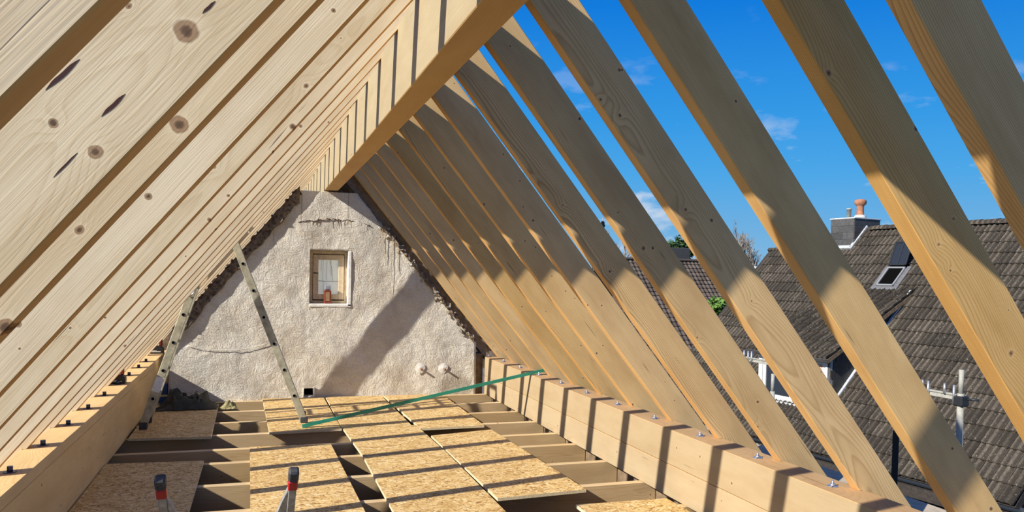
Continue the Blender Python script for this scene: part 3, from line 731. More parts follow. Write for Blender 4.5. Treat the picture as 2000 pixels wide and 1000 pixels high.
# ------------------------------------------------------------------ near ladder whose two top ends stick up at the bottom of the picture
nl = empty('ladder', (-0.09, 2.9, 0.0))
tag(nl, 'aluminium ladder in the foreground, only its two capped upper ends showing', 'ladder')
for sgn, xt in ((-1, -0.288), (1, 0.118)):
    base = Vector((xt-0.035*sgn, 3.02, 0.045)); top = Vector((xt, 2.60, 0.842)); dz = (top-base).normalized()
    mwS = frame(base, dz, (1, 0, 0)); LL = (top-base).length
    bm = bmesh.new(); bm_box(bm, 0, LL-0.055, -0.014, 0.014, -0.013, 0.013, 0.003)
    # web flaring inwards
    s = -sgn
    w0 = 0.013*s
    pts = [(0.0, w0), (LL-0.075, w0), (LL-0.13, w0+0.016*s), (LL-0.24, w0+0.045*s), (0.0, w0+0.075*s)]
    jb = prism_bm(pts, -0.010, 0.010, 'Y', 0.002)
    join_into(bm, jb)
    st = link('stile', me_of(bm), M['alu_worn'], nl, mwS)
    bm = bmesh.new(); bm_box(bm, LL-0.082, LL-0.042, -0.017, 0.017, -0.0155, 0.0155, 0.004)
    link('red_band', me_of(bm), M['red'], nl, mwS, label='red plastic collar')
    bm = bmesh.new(); bm_box(bm, LL-0.044, LL, -0.019, 0.019, -0.0165, 0.0165, 0.006)
    link('end_cap', me_of(bm), M['rubber'], nl, mwS, label='black rubber end cap')
for k in range(2):
    t = 0.18+0.40*k
    a = Vector((-0.288+0.035*(1-t), 3.02-0.42*t, 0.024+0.818*t)); b = Vector((0.118-0.035*(1-t), a.y, a.z))
    link('rung', tube_me([a, b], 0.014, 12), M['alu_bright'], nl, I4)

# ------------------------------------------------------------------ green batten from floor to right plate
mwG, LG = seg_frame((0.404, 7.385, 0.026), (2.925, 7.44, 0.517))
bt = empty('green_batten', mw=mwG); tag(bt, 'long mint green wrapped batten leaning from the floor panels onto the right wall plate', 'batten')
bm = bmesh.new(); bm_box(bm, 0, LG, -0.020, 0.020, 0.006, 0.018, 0.002); link('flange', me_of(bm), M['green'], bt)
bm = bmesh.new(); bm_box(bm, 0, LG, -0.022, -0.016, -0.004, 0.030, 0.001); link('side_strip', me_of(bm), M['green2'], bt, label='darker teal edge')

# ------------------------------------------------------------------ dark tarpaulin heap, rag, blue sack
def heap(name, x0, x1, y0, y1, h, mat, seed, z0=0.024, nx=34, ny=22, parent=None):
    bm = bmesh.new(); g_ = {}
    for i in range(nx+1):
        for j in range(ny+1):
            u, v = i/nx, j/ny
            e_ = max(0.0, min(1.0, 5*min(u, 1-u)))*max(0.0, min(1.0, 3.5*min(v, 1-v)))
            n1 = noise.noise(Vector((u*3.0+seed, v*2.2, 1.0))); n2 = abs(noise.noise(Vector((u*7+v*3+seed, v*5, 4.0)))); n3 = 0.3+0.25*noise.noise(Vector((u*11+v*4+seed, v*4, 8.0)))
            z = z0+0.006+h*e_*max(0.05, 0.35+0.75*n1+0.8*(0.35-n2))+0.03*e_*(0.3-n3)
            ed = 0.05*noise.noise(Vector((u*5+seed, v*5, 9)))
            g_[i, j] = bm.verts.new((x0+(x1-x0)*u+ed, y0+(y1-y0)*v+ed, max(z0+0.003, z)))
    for i in range(nx):
        for j in range(ny): bm.faces.new((g_[i, j], g_[i+1, j], g_[i+1, j+1], g_[i, j+1]))
    r = bmesh.ops.extrude_face_region(bm, geom=bm.faces[:])
    for v in r['geom']:
        if isinstance(v, bmesh.types.BMVert): v.co.z -= 0.0025
    return link(name, me_of(bm, smooth=True), mat, parent)
tp = heap('tarpaulin', -0.98, -0.42, 8.52, 9.02, 0.19, M['tarp'], 2.7); tag(tp, 'crumpled dark olive tarpaulin heaped in the far left corner', 'tarpaulin')
rg = heap('rag', -0.365, -0.22, 8.62, 8.76, 0.11, M['glove'], 9.1, 0.002, 14, 10); tag(rg, 'small yellowish rag at the right end of the dark tarpaulin', 'rag')
bl = empty('sack', (-0.985, 9.30, 0.0))
tag(bl, 'blue sack with a pale yellow stripe in the gap behind the left ladder foot', 'sack')
link('body', box_me(-0.088, 0.040, -0.05, 0.06, -0.2, 0.21, 0.012), M['blue'], bl)
link('stripe', box_me(-0.089, 0.041, -0.052, -0.0495, 0.06, 0.085), plain('pale_yellow', (0.70, 0.68, 0.35), 0.6), bl, label='pale yellow stripe')

# ------------------------------------------------------------------ tools on the left plate
def tool(x, y, lab, sc=1.0):
    e = empty('power_tool', mw=Matrix.Translation((x, y, H+0.001)) @ Matrix.Scale(sc, 4))
    tag(e, lab, 'tool')
    bm = prism_bm([(-0.075, 0), (0.075, 0), (0.075, 0.062), (0.045, 0.092), (-0.03, 0.098), (-0.075, 0.045)], -0.05, 0.05, 'Y', 0.006)
    b = link('battery', me_of(bm), M['darkplastic'], e, label='black battery base')
    bm = bmesh.new(); bm_box(bm, -0.06, 0.0, -0.0515, -0.0505, 0.036, 0.041); bm_box(bm, -0.06, 0.045, -0.0515, -0.0505, 0.022, 0.030)
    link('print', me_of(bm), M['white'], b, label='two short white printed lines')
    bm = bmesh.new(); bm_box(bm, 0.020, 0.058, -0.022, 0.022, 0.09, 0.26, 0.009); bm_box(bm, -0.055, 0.02, -0.03, 0.03, 0.21, 0.275, 0.012)
    link('handle', me_of(bm), plain('dark_red_plastic', (0.17, 0.018, 0.012), 0.45), e, label='dark red handle')
    return e
tool(-1.178, 7.50, 'red and black cordless tool standing on the left wall plate, nearer one', 0.86)
tool(-1.155, 10.05, 'red and black cordless tool near the far end of the left wall plate', 1.0)

# pale cable hanging on the wall
q = []
for i in range(21):
    t = i/20; q.append((-0.75+0.86*t, WALL_Y-0.019, 0.64-0.16*4*t*(1-t)*0.42+0.02*t))
cb = link('cable', tube_me(q, 0.0035, 6), M['wire']); tag(cb, 'thin pale cable sagging across the plaster behind the ladder', 'cable')

# ------------------------------------------------------------------ neighbouring house with tiled roof
PSI, BETA = math.radians(-8.7), math.radians(45)
NR_ = Vector((math.sin(PSI), math.cos(PSI), 0)); NN = Vector((-math.cos(PSI), math.sin(PSI), 0))
NU = Vector((-NN.x*math.cos(BETA), -NN.y*math.cos(BETA), math.sin(BETA)))
P0 = Vector((10.377, 8.028, -1.681))
RF = Matrix((NR_, NU, NR_.cross(NU) if NR_.cross(NU).z > 0 else NU.cross(NR_))).transposed().to_4x4(); RF.translation = P0
NZ_ = Vector((RF[0][2], RF[1][2], RF[2][2]))
# RF maps (u along ridge, v up slope, n outward)
house = empty('house', tuple(P0)); tag(house, 'neighbouring house with a steep grey concrete-tiled roof, dormer and chimney', 'house')
def uvn(u, v, n=0.0): return P0+NR_*u+NU*v+NZ_*n
UMAX, USTEP, VTOP, VLOW = 8.75, 6.10, 6.33, 5.66
TW, TP = 0.225, 0.3165
# roof deck (closed slab)
bm = bmesh.new()
bm_box(bm, 0.0, USTEP, 0.0, VTOP-0.02, -0.16, -0.03); bm_box(bm, USTEP, UMAX, 0.0, VLOW-0.02, -0.16, -0.03)
link('roof_deck', me_of(bm), M['brick'], house, RF)
# facade, far side and gable wall
wz = -5.2
def wpoly(name, pts, mat, th=0.2):
    bm = bmesh.new(); a = [bm.verts.new(p) for p in pts]; bm.faces.new(a)
    nrm = (pts[1]-pts[0]).cross(pts[2]-pts[0]).normalized()
    r = bmesh.ops.extrude_face_region(bm, geom=bm.faces[:])
    for v in r['geom']:
        if isinstance(v, bmesh.types.BMVert): v.co += nrm*th
    return link(name, me_of(bm), mat, house, I4)
inn = -NN*0.35
f0 = uvn(0.15, 0.0)+inn; f1 = uvn(UMAX-0.05, 0.0)+inn
zt = P0.z+0.1
wpoly('front_wall', [Vector((f0.x, f0.y, wz)), Vector((f1.x, f1.y, wz)), Vector((f1.x, f1.y, zt)), Vector((f0.x, f0.y, zt))], M['brick'])
rg0 = uvn(0.15, VTOP-0.15); bk0 = f0+(rg0-f0)*1.0; far = Vector((rg0.x, rg0.y, 0))*2-Vector((f0.x, f0.y, 0)); 
wpoly('end_wall', [Vector((f0.x, f0.y, wz)), Vector((f0.x, f0.y, zt)), Vector((rg0.x, rg0.y, rg0.z-0.2)), Vector((far.x, far.y, zt)), Vector((far.x, far.y, wz))], M['brick'])
rgl = uvn(UMAX-0.25, VLOW-0.15); farl = Vector((rgl.x, rgl.y, 0))*2-Vector((f1.x, f1.y, 0))
wpoly('far_end_wall', [Vector((f1.x, f1.y, wz)), Vector((f1.x, f1.y, zt)), Vector((rgl.x, rgl.y, rgl.z-0.2)), Vector((farl.x, farl.y, zt)), Vector((farl.x, farl.y, wz))], M['brick'])
# rear slope
def slab(name, a, b, c, d, mat, th=0.12):
    return wpoly(name, [a, b, c, d], mat, th)
rdg0, rdg1, rdg2, rdg3 = uvn(0, VTOP-0.02, -0.1), uvn(USTEP, VTOP-0.02, -0.1), uvn(USTEP, VLOW-0.02, -0.1), uvn(UMAX, VLOW-0.02, -0.1)
back = lambda p, L_: p+(-NN*math.cos(BETA)-Vector((0, 0, 1))*math.sin(BETA))*L_
slab('rear_roof', rdg0, rdg1, back(rdg1, 6), back(rdg0, 6), M['slate'])
slab('rear_roof', rdg2, rdg3, back(rdg3, 5.5), back(rdg2, 5.5), M['slate'])
def tile_bm(bm, u0, v0, w, l, tilt=0.012, du=0.0):
    n = 8; prof = []
    for k in range(n+1):
        t = k/n; prof.append((t*w, 0.016*math.cos(t*4*PI)+ (0.010 if k == 0 else 0.0)))
    rows = []
    for v, zz in ((0.0, 0.042), (l, 0.008)):
        rows.append([bm.verts.new((u0+x, v0+v, z+zz)) for x, z in prof])
    lo = [bm.verts.new((u0+x, v0, z+0.008)) for x, z in prof]
    for k in range(n):
        bm.faces.new((rows[0][k], rows[0][k+1], rows[1][k+1], rows[1][k])); bm.faces.new((lo[k], lo[k+1], rows[0][k+1], rows[0][k]))
    s1 = bm.verts.new((u0, v0+l, 0.0)); s2 = bm.verts.new((u0+w, v0+l, 0.0))
    bm.faces.new((lo[0], rows[0][0], rows[1][0], s1)); bm.faces.new((lo[-1], s2, rows[1][-1], rows[0][-1]))
bm = bmesh.new(); tile_bm(bm, 0, 0, TW-0.004, TP+0.045); tile_me = me_of(bm); tile_me.materials.append(M['tile'])
DU0, DU1, DV0, DV1 = 3.88, 5.86, 1.00, 4.30           # dormer footprint
cand = []
random.seed(5)
nv = int(round(VTOP/TP))
for j in range(nv):
    v = j*TP
    for i in range(int(UMAX/TW)):
        u = 0.0+i*TW+(0.0 if True else 0)
        if v > VLOW-0.25 and u+TW > USTEP+0.02: continue
        uc, vc = u+TW/2, v+TP/2
        if DU0-0.02 < uc < DU1-0.10 and DV0-0.05 < vc < DV1-0.16: continue
        if 4.30 < uc < 4.80 and 4.42 < vc < 4.98: continue
        cand.append(((uvn(uc, vc)-Vector((0, 0, 1.5))).length, u, v))
cand.sort()
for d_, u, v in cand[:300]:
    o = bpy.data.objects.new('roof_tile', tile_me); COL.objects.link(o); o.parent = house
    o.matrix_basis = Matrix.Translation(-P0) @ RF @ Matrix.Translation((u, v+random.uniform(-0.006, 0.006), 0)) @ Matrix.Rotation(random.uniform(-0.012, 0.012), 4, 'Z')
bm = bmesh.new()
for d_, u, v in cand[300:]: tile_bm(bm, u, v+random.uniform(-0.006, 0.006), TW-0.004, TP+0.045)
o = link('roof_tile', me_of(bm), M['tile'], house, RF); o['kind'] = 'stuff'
# ridge tiles
rt_bm = bmesh.new(); n = 8
ra = []
for v_ in (0.0, 0.40):
    ra.append([rt_bm.verts.new((v_, 0.13*math.cos(PI*k/n), 0.10*math.sin(PI*k/n)+ (0.012 if v_ == 0 else 0))) for k in range(n+1)])
for k in range(n): rt_bm.faces.new((ra[0][k], ra[0][k+1], ra[1][k+1], ra[1][k]))
rt_bm.faces.new(ra[0]); rt_bm.faces.new(ra[1][::-1]); rt_me = me_of(rt_bm); rt_me.materials.append(M['tile'])
k = 0
while k*0.37 < USTEP-0.2:
    p = uvn(k*0.37, VTOP-0.03, -0.02); link('ridge_tile', rt_me, None, house, frame(p, NR_, (0, 0, 1))); k += 1
# verge flashings
bm = bmesh.new(); bm_box(bm, USTEP-0.02, USTEP+0.06, VLOW-0.05, VTOP+0.05, -0.1, 0.07, 0.01)
link('step_flashing', me_of(bm), M['leadf'], house, RF, label='white lead flashing stepping down beside the chimney')
bm = bmesh.new(); bm_box(bm, USTEP, USTEP+0.75, VLOW-0.07, VLOW+0.03, -0.04, 0.07, 0.01)
link('chimney_apron', me_of(bm), M['leadf'], house, RF, label='pale flashing at the chimney foot')
bm = bmesh.new(); bm_box(bm, USTEP+0.75, UMAX, VLOW-0.05, VLOW+0.04, -0.06, 0.05, 0.01)
link('ridge_cap', me_of(bm), M['tile'], house, RF)
# gutter along the eave
bm = bmesh.new()
gp = [(0.075*math.cos(a), 0.075*math.sin(a)) for a in [PI+PI*k/8 for k in range(9)]]
A = [[bm.verts.new((x, -0.07+yy, zz_-0.03)) for yy, zz_ in gp] for x in (-0.1, UMAX)]
for k in range(8): bm.faces.new((A[0][k], A[0][k+1], A[1][k+1], A[1][k]))
r = bmesh.ops.extrude_face_region(bm, geom=bm.faces[:])
for v in r['geom']:
    if isinstance(v, bmesh.types.BMVert): v.co.z -= 0.006
gf = frame(P0, NR_, (0, 0, 1)); gm = me_of(bm)
link('gutter', gm, plain('dark_gutter', (0.04, 0.05, 0.07), 0.4, 0.4), house, gf)
bm = bmesh.new(); bm_box(bm, 0.0, UMAX, -0.5, 0.02, -0.30, -0.12); link('eave_soffit', me_of(bm), M['brick'], house, frame(P0, NR_, (0, 0, 1)))

# roof window (hatch) standing open
hw_ = empty('roof_window'); hw_.parent = house; hw_.matrix_basis = Matrix.Translation(-P0) @ RF @ Matrix.Translation((4.30, 4.36, 0)); hw_['label'] = 'small open roof hatch window'
def lk(name, bm, mat, lab=None):
    o = link(name, me_of(bm), mat, hw_); o.matrix_basis = Matrix.Identity(4)
    if lab: o['label'] = lab
    return o
bm = bmesh.new(); bm_box(bm, -0.10, 0.52, -0.10, 0.0, 0.0, 0.05, 0.01); bm_box(bm, -0.10, 0.0, 0, 0.62, 0.0, 0.05, 0.01); bm_box(bm, 0.42, 0.52, 0, 0.62, 0.0, 0.05, 0.01)
lk('flashing', bm, plain('dull_lead', (0.13, 0.13, 0.14), 0.6, var=0.2), 'grey lead collar')
bm = bmesh.new(); rect = [(0.0, 0.42, 0.0, 0.035), (0.0, 0.42, 0.535, 0.57), (0.0, 0.035, 0.0, 0.57), (0.385, 0.42, 0.0, 0.57)]
for a, b, c, d in rect: bm_box(bm, a, b, c, d, 0.0, 0.085, 0.008)
lk('hatch_frame', bm, plain('grey_frame', (0.30, 0.31, 0.32), 0.5, 0.3))
bm = bmesh.new(); bm_box(bm, 0.03, 0.39, 0.03, 0.54, -0.15, 0.055); lk('hatch_shaft', bm, M['black'])
bm = bmesh.new()
for a, b, c, d in rect: bm_box(bm, a, b, c, d, 0.0, 0.035, 0.008)
bm_box(bm, 0.195, 0.225, 0.03, 0.54, 0.004, 0.030)
ls = lk('hatch_sash', bm, M['darkplastic'])
ls.matrix_basis = Matrix.Translation((0, 0.60, 0.075)) @ Matrix.Rotation(math.radians(22), 4, 'X')
bm = bmesh.new(); bm_box(bm, 0.03, 0.39, 0.03, 0.54, 0.010, 0.018); gl = link('pane', me_of(bm), M['skyglass'], hw_); gl.matrix_basis = ls.matrix_basis.copy()

# dormer
DF = frame(uvn(0, DV0), NR_, (0, 0, 1))       # x along ridge, y into the roof (or out), z up; origin on the dormer front line
if (Vector((DF[0][1], DF[1][1], DF[2][1]))).dot(-NN) < 0:
    DF = Matrix((NR_, -NN, Vector((0, 0, 1)))).transposed().to_4x4(); DF.translation = uvn(0, DV0)
HD = 1.10; DEP = (DV1-DV0)*math.cos(BETA); RISE = (DV1-DV0)*math.sin(BETA)
dm = empty('dormer'); dm.parent = house; dm.matrix_basis = Matrix.Translation(-P0) @ DF
def dk(name, bm, mat, lab=None, par=None):
    o = link(name, me_of(bm), mat, par or dm); o.matrix_basis = Matrix.Identity(4)
    if lab: o['label'] = lab
    return o
chk = [(0.0, -0.03), (DEP, RISE-0.03), (DEP-0.02, RISE-0.05), (0.0, HD-0.06)]
bm = prism_bm([(0.0, -0.03), (DEP-0.04, RISE-0.10), (0.0, HD-0.08)], DU0, DU0+0.05, 'X'); dk('cheek', bm, M['slate'], 'black slate-hung dormer cheek')
bm = prism_bm([(0.0, -0.03), (DEP-0.04, RISE-0.10), (0.0, HD-0.08)], DU1-0.19, DU1-0.14, 'X'); dk('cheek', bm, M['slate'])
random.seed(9)
sb = bmesh.new()
for r_ in range(9):
    for c_ in range(16):
        yy, z_ = 0.02+c_*0.145+(0.07 if r_ % 2 else 0), -0.0+r_*0.15
        if z_ < yy*RISE/DEP-0.02 or z_+0.16 > (HD-0.10)+(RISE-HD)*yy/DEP: continue
        bm_box(sb, DU0-0.012-0.004*random.random(), DU0-0.001, yy, yy+0.14, z_, z_+0.16)
dk('slate_rows', sb, M['slate'])
bm = bmesh.new()
bm_box(bm, DU0, DU0+0.10, 0.0, 0.08, -0.06, HD-0.05); bm_box(bm, 5.62, 5.72, 0.0, 0.08, -0.06, HD-0.05); bm_box(bm, DU0, 5.72, 0.0, 0.08, -0.06, 0.0); bm_box(bm, DU0, 5.72, 0.0, 0.08, HD-0.16, HD-0.03)
dk('front_frame', bm, M['white'], 'white painted dormer front')
dwn = dk('dormer_window', prism_bm([(0, 0), (0.001, 0), (0, 0.001)], 0, 0.001), M['white']) if False else None
bm = bmesh.new()
def rf(bm, x0, x1, z0, z1, t, y0, y1):
    bm_box(bm, x0, x0+t, y0, y1, z0, z1); bm_box(bm, x1-t, x1, y0, y1, z0, z1); bm_box(bm, x0+t, x1-t, y0, y1, z0, z0+t); bm_box(bm, x0+t, x1-t, y0, y1, z1-t, z1)
rf(bm, DU0+0.11, 4.78, 0.01, HD-0.17, 0.075, 0.02, 0.07); rf(bm, 4.80, 5.61, 0.01, HD-0.17, 0.075, 0.02, 0.07)
wf = dk('window_frame', bm, M['white'])
bm = bmesh.new(); bm_box(bm, DU0+0.16, 5.57, 0.045, 0.050, 0.06, HD-0.22); pn = link('pane', me_of(bm), M['skyglass'], wf); pn.matrix_basis = Matrix.Identity(4)
bm = bmesh.new(); bm_box(bm, DU0+0.16, 5.57, 0.028, 0.040, HD-0.38, HD-0.25); o = link('roller_blind', me_of(bm), plain('salmon_blind', (0.65, 0.40, 0.30), 0.7), wf); o.matrix_basis = Matrix.Identity(4)
bm = bmesh.new(); bm_box(bm, DU0, 5.74, -0.06, 0.0, -0.09, -0.02, 0.01); dk('window_sill', bm, M['leadf'])
th = math.atan2(RISE-HD, DEP); DL = math.hypot(RISE-HD, DEP)+0.22
DRF = Matrix.Translation((0, -0.20, HD-0.20*math.tan(th)+0.0)) @ Matrix.Rotation(th, 4, 'X')
bm = bmesh.new(); bm_box(bm, DU0-0.10, DU1, 0.0, DL-0.03, -0.09, -0.01); o = dk('dormer_roof', bm, M['oldwood']); o.matrix_basis = DRF
bm = bmesh.new(); bm_box(bm, DU0-0.10, 5.86, -0.02, 0.0, -0.07, 0.01, 0.004); o = dk('fascia', bm, M['slate']); o.matrix_basis = DRF
bm = bmesh.new()
j = 0
while j*0.30 < DL-0.15:
    i = 0
    while DU0-0.10+i*TW < DU1-0.1:
        tile_bm(bm, DU0-0.10+i*TW, j*0.30+random.uniform(-0.006, 0.006), TW-0.004, 0.34); i += 1
    j += 1
o = dk('dormer_tiles', bm, M['tile']); o.matrix_basis = DRF; o['kind'] = 'stuff'
bm = bmesh.new(); bm_box(bm, DU0-0.07, DU0-0.015, DV0+0.1, DV1-0.05, 0.0, 0.062, 0.006)
link('cheek_flashing', me_of(bm), M['leadf'], house, RF, label='narrow pale flashing beside the dormer cheek')

# chimney
CF = Matrix((NR_, -NN, Vector((0, 0, 1)))).transposed().to_4x4(); Pc = uvn(6.12, 5.72); CF.translation = Vector((Pc.x, Pc.y, 0))
ch = empty('chimney'); ch.parent = house; ch.matrix_basis = Matrix.Translation(-P0) @ CF; ch['label'] = 'dark slate-clad chimney with a clay pot'
def ck_(name, me, mat, lab=None):
    o = link(name, me, mat, ch); o.matrix_basis = Matrix.Identity(4)
    if lab: o['label'] = lab
    return o
CW, CD, CZ0, CZ1 = 0.66, 0.90, 1.7, 3.02
ck_('chimney_core', box_me(0.01, CW-0.01, 0.01, CD-0.01, CZ0, CZ1-0.01), M['slate'])
random.seed(4)
for r_ in range(8):
    z_ = CZ0+0.02+r_*0.163
    a0 = 0.0
    for (w0_, w1_) in (((0.0, 0.31), (0.312, CW)) if r_ % 2 else ((0.0, 0.42), (0.422, CW))):
        ck_('cladding_panel', box_me(w0_, w1_, -0.012-0.003*random.random(), 0.009, z_, z_+0.160, 0.002), M['slate'])
    for (w0_, w1_) in (((0.0, 0.45), (0.452, CD)) if r_ % 2 else ((0.0, 0.30), (0.302, CD))):
        ck_('cladding_panel', box_me(-0.012-0.003*random.random(), 0.009, w0_, w1_, z_, z_+0.160, 0.002), M['slate'])
ck_('chimney_cap', box_me(-0.03, CW+0.03, -0.03, CD+0.03, CZ1, CZ1+0.035, 0.008), M['leadf'])
o = ck_('clay_pot', lathe_me([(0.11, 0), (0.105, 0.05), (0.085, 0.10), (0.08, 0.30), (0.10, 0.33), (0.13, 0.35), (0.14, 0.40), (0.13, 0.45), (0.09, 0.47)]), M['terracotta'], 'terracotta chimney pot')
o.matrix_basis = Matrix.Translation((0.26, 0.52, CZ1+0.034))
o = ck_('pot_base', lathe_me([(0.16, 0), (0.13, 0.06), (0.115, 0.09)]), M['concrete']); o.matrix_basis = Matrix.Translation((0.26, 0.52, CZ1+0.034))
o = ck_('flue_pipe', lathe_me([(0.055, 0), (0.055, 0.22), (0.065, 0.22), (0.065, 0.25)], 14), M['zinc'], 'short metal flue'); o.matrix_basis = Matrix.Translation((0.40, 0.30, CZ1+0.034))

# ------------------------------------------------------------------ scaffold outside the right wall
KS = 1.25; KM = Matrix.Translation((0, 0, 1.5)) @ Matrix.Scale(KS, 4) @ Matrix.Translation((0, 0, -1.5))     # the drawing below is to 1:1.25
sc_ = empty('scaffold', (5.25, 5.9, -5.2)); tag(sc_, 'galvanised scaffold frame with pinned guard rail outside the right wall', 'scaffold')
def sp(name, bm, mat, lab=None): 
    bmesh.ops.transform(bm, matrix=KM, verts=bm.verts[:])
    return link(name, me_of(bm), mat, sc_, I4)
for (y, zt_, xx) in ((3.632, 0.965, 4.2), (5.47, 0.70, 4.2)):
    bm = bmesh.new(); bm_tube(bm, [(xx, y, -3.86), (xx, y, zt_-0.15)], 0.020, 14); bm_tube(bm, [(xx, y, zt_-0.15), (xx, y, zt_)], 0.0155, 14); sp('standard', bm, M['zinc'])
bm = bmesh.new(); bm_tube(bm, [(4.23, 4.16, -3.86), (4.23, 4.16, 0.47)], 0.021, 14); sp('standard', bm, plain('shaded_tube', (0.03, 0.028, 0.024), 0.7, 0.0, spec=0.1))  # this tube's shade is put into its dark colour
def rail(y0, y1, z):
    bm = bmesh.new(); bm_box(bm, 4.185, 4.205, y0, y1, z-0.018, z-0.006, 0.002); bm_box(bm, 4.185, 4.205, y0, y1, z-0.045, z-0.033, 0.002)
    bm_box(bm, 4.192, 4.198, y0, y1, z-0.04, z-0.01)
    sp('guard_rail', bm, M['zinc'])
rail(3.655, 4.06, 0.815); rail(5.50, 5.98, 0.815)
for y in (3.665, 3.735, 3.86, 3.905, 3.95, 5.75, 5.80, 5.86, 5.92):
    bm = bmesh.new(); bm_tube(bm, [(4.18, y, 0.745 if y not in (3.735,) else 0.80), (4.18, y, 0.865)], 0.008, 8); sp('rail_pin', bm, M['alu_bright'])
bm = bmesh.new(); bm_box(bm, 4.17, 4.24, 3.60, 3.665, 0.735, 0.80, 0.008); bm_tube(bm, [(4.22, 3.62, 0.78), (4.24, 3.54, 0.785)], 0.008, 6); sp('coupler', bm, M['darkplastic'])

# ------------------------------------------------------------------ ground and things further off
link('ground', box_me(-40, 140, -40, 160, -5.3, -5.2), M['ground'], kind='structure', label='yard ground far below')
# far brown roof facing the attic
fh = empty('house', (18.0, 38.0, -5.2)); tag(fh, 'distant house with a brown pantile roof seen between the right rafters', 'house')
FX0, FX1, FZT, FY0 = 16.5, 25.6, 2.44, 35.5
bm = bmesh.new(); bm_box(bm, FX0+0.3, FX1-0.3, 31.0, 40.0, -5.2, -2.2); link('house_wall', me_of(bm), M['brick'], fh, I4)
bt_ = math.radians(45)
FRF = frame((FX0, 30.2, FZT-5.3), (1, 0, 0), (0, -math.sin(bt_), math.cos(bt_)))
bm = bmesh.new(); bm_box(bm, 0, FX1-FX0, 0, 7.5, -0.2, -0.02); link('roof_deck', me_of(bm), M['tile_dark'], fh, FRF)
bm = bmesh.new()
for j in range(26):
    for i in range(40):
        u0, v0 = i*0.2275, j*0.288
        w_, l_ = 0.21, 0.31
        a = [bm.verts.new((u0, v0, 0.045)), bm.verts.new((u0+w_*0.5, v0, 0.085)), bm.verts.new((u0+w_, v0, 0.045)), bm.verts.new((u0+w_, v0+l_, 0.0)), bm.verts.new((u0+w_*0.5, v0+l_, 0.04)), bm.verts.new((u0, v0+l_, 0.0))]
        bm.faces.new((a[0], a[1], a[4], a[5])); bm.faces.new((a[1], a[2], a[3], a[4]))
        b_ = [bm.verts.new((u0, v0, -0.02)), bm.verts.new((u0+w_, v0, -0.02))]; bm.faces.new((b_[0], b_[1], a[2], a[1], a[0]))
o = link('roof_tile', me_of(bm), M['tile_dark'], fh, FRF); o['kind'] = 'stuff'
bm = bmesh.new(); bm_box(bm, FX0, FX1, 35.35, 35.75, FZT-0.02, FZT+0.12, 0.04); link('ridge', me_of(bm), M['tile_dark'], fh, I4)
bm = bmesh.new(); bm_box(bm, 20.7, 22.0, 35.9, 37.2, 1.6, 3.15, 0.03); link('chimney', me_of(bm), M['slate'], fh, I4, label='low grey boxy chimney on the far roof')
rr = slab  # rear slope so the roof is closed
def free_poly(name, pts, mat, par, th=0.15):
    bm = bmesh.new(); a = [bm.verts.new(p) for p in pts]; bm.faces.new(a); nrm = (pts[1]-pts[0]).cross(pts[2]-pts[0]).normalized()
    r = bmesh.ops.extrude_face_region(bm, geom=bm.faces[:])
    for v in r['geom']:
        if isinstance(v, bmesh.types.BMVert): v.co += nrm*th
    return link(name, me_of(bm), mat, par, I4)
free_poly('rear_roof', [Vector((FX0, 35.55, FZT)), Vector((FX1, 35.55, FZT)), Vector((FX1, 40.8, FZT-5.2)), Vector((FX0, 40.8, FZT-5.2))], M['tile_dark'], fh)

# flat-roofed building with pale edge and railing
fb = empty('building', (31.0, 36.0, -5.2)); tag(fb, 'distant low building with a white roof edge and thin railing left of the tiled roof', 'building')
link('wall', box_me(27.2, 33.0, 35.0, 41.0, -5.2, 2.10), M['slate'], fb, I4)
link('roof_edge', box_me(27.0, 33.2, 34.8, 41.2, 2.10, 2.30), M['leadf'], fb, I4, label='pale metal roof edge')
bm = bmesh.new(); bm_tube(bm, [(27.1, 34.9, 3.1), (33.1, 34.9, 3.1)], 0.035, 6)
for k in range(6): bm_tube(bm, [(27.2+k*1.16, 34.9, 2.3), (27.2+k*1.16, 34.9, 3.1)], 0.03, 6)
link('railing', me_of(bm), M['darkplastic'], fb, I4)

# trees
def bare_tree(x, y, h, seed, lab, grp='leafless trees behind the roofs', spread=0.35, n_=13, mat='bark'):
    rnd = random.Random(seed)
    e = empty('bare_tree', (x, y, -5.2)); tag(e, lab, 'tree', grp)
    bm = bmesh.new(); bm_tube(bm, [(0, 0, 0), (0.1, 0, h*0.5), (0.0, 0.1, h*0.8)], 0.22, 7, r2=0.08)
    link('trunk', me_of(bm), M[mat], e)
    bm = bmesh.new()
    def br(p, d, L, r, lev):
        q = p+d*L; bm_tube(bm, [p, q], r, 4, False, r2=r*0.45)
        if lev == 0: return
        for k in range(4 if lev > 1 else 4):
            t = rnd.uniform(0.3, 1.0); nd = (d+Vector((rnd.uniform(-1, 1), rnd.uniform(-1, 1), rnd.uniform(-0.1, 0.9)))*0.55).normalized()
            br(p+d*L*t, nd, L*rnd.uniform(0.45, 0.65), r*0.55, lev-1)
    for k in range(n_):
        z = h*rnd.uniform(0.35, 0.8); a = rnd.uniform(0, 2*PI)
        d = Vector((math.cos(a)*spread, math.sin(a)*spread, 1)).normalized(); br(Vector((0, 0, z)), d, h*rnd.uniform(0.15, 0.24), 0.075, 3)
    o = link('branches', me_of(bm), M[mat], e); o['kind'] = 'stuff'
for k, (x, y, h, lab) in enumerate(((31.4, 45.3, 9.4, 'leafless tree rising highest left of the chimney house, beside a right rafter'), (37.95, 53.0, 9.75, 'leafless tree in the middle of the bare group behind the low building'), (46.2, 60.0, 10.2, 'leafless tree of the bare group closest to the tiled roof verge'), (24.9, 50.0, 9.0, 'small leafless tree in the narrow gap right of the dark conifer'))):
    bare_tree(x, y, h, 20+k, lab)
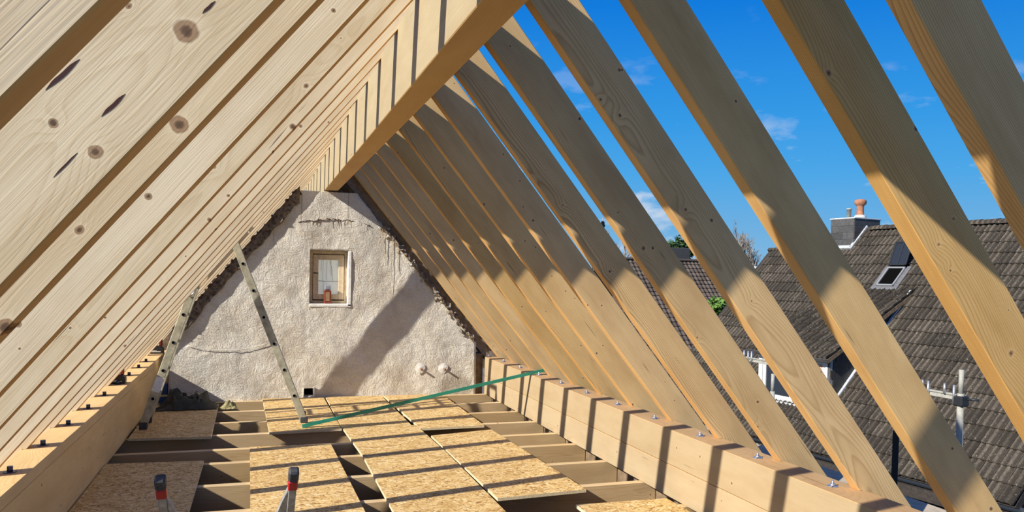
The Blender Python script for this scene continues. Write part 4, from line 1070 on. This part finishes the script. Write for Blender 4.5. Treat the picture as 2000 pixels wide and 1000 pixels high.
def conifer(x, y, h, seed, lab):
    rnd = random.Random(seed); e = empty('conifer', (x, y, -5.2)); tag(e, lab, 'tree')
    bm = bmesh.new(); bm_tube(bm, [(0, 0, 0), (0, 0, h)], 0.2, 7, r2=0.02); link('trunk', me_of(bm), M['bark'], e)
    bm = bmesh.new()
    for k in range(420):
        t = rnd.random()**0.8; z = h*(0.15+0.83*t); R_ = (1-t)*h*0.20+0.12; a = rnd.uniform(0, 2*PI); r_ = R_*rnd.uniform(0.7, 1.1)
        c, s_ = math.cos(a), math.sin(a); wv = 0.10+0.16*(1-t)
        p0 = Vector((0, 0, z)); p1 = Vector((c*r_, s_*r_, z-0.18*r_)); sd_ = Vector((-s_, c, 0))*wv
        v = [bm.verts.new(q) for q in (p0, p1*0.6+p0*0.4+sd_, p1, p1*0.6+p0*0.4-sd_, p1*0.6+p0*0.4+Vector((0, 0, -wv)))]
        bm.faces.new((v[0], v[1], v[2])); bm.faces.new((v[0], v[2], v[3])); bm.faces.new((v[0], v[4], v[2]))
    o = link('needles', me_of(bm), M['spruce_needle'], e); o['kind'] = 'stuff'
conifer(21.3, 45.5, 10.6, 31, 'dark pointed conifer seen in the narrow gap between right rafters')
def leafy(x, y, z0, R_, n_, mat, name, lab, seed, leaf=0.16, trunk=True):
    rnd = random.Random(seed); e = empty(name, (x, y, -5.2)); tag(e, lab, 'tree' if name != 'shrub' else 'shrub')
    cz = z0+5.2
    bm = bmesh.new(); bm_tube(bm, [(0, 0, 0), (0, 0, cz)], 0.14, 7, r2=0.05); link('trunk', me_of(bm), M['bark'], e)
    bm = bmesh.new()
    for k in range(n_):
        d = Vector((rnd.gauss(0, 1), rnd.gauss(0, 1), rnd.gauss(0, 1))).normalized()
        f = 0.75+0.35*noise.noise(d*2.2+Vector((seed, 0, 0))); p = Vector((0, 0, cz))+d*R_*f*rnd.uniform(0.6, 1.05)
        a = Vector((rnd.gauss(0, 1), rnd.gauss(0, 1), rnd.gauss(0, 1))).normalized(); b = a.orthogonal().normalized()
        v = [bm.verts.new(p+a*leaf), bm.verts.new(p+b*leaf*0.6), bm.verts.new(p-a*leaf), bm.verts.new(p-b*leaf*0.6)]; bm.faces.new(v)
    o = link('foliage', me_of(bm), M[mat], e); o['kind'] = 'stuff'
leafy(25.6, 43.0, 3.25, 1.15, 1500, 'leafd', 'evergreen_tree', 'round dark evergreen tree behind the far brown roof', 41, 0.13)
leafy(15.5, 23.5, 0.35, 0.62, 2200, 'leaf', 'shrub', 'bright green shrub in front of the far brown roof', 42, 0.10)
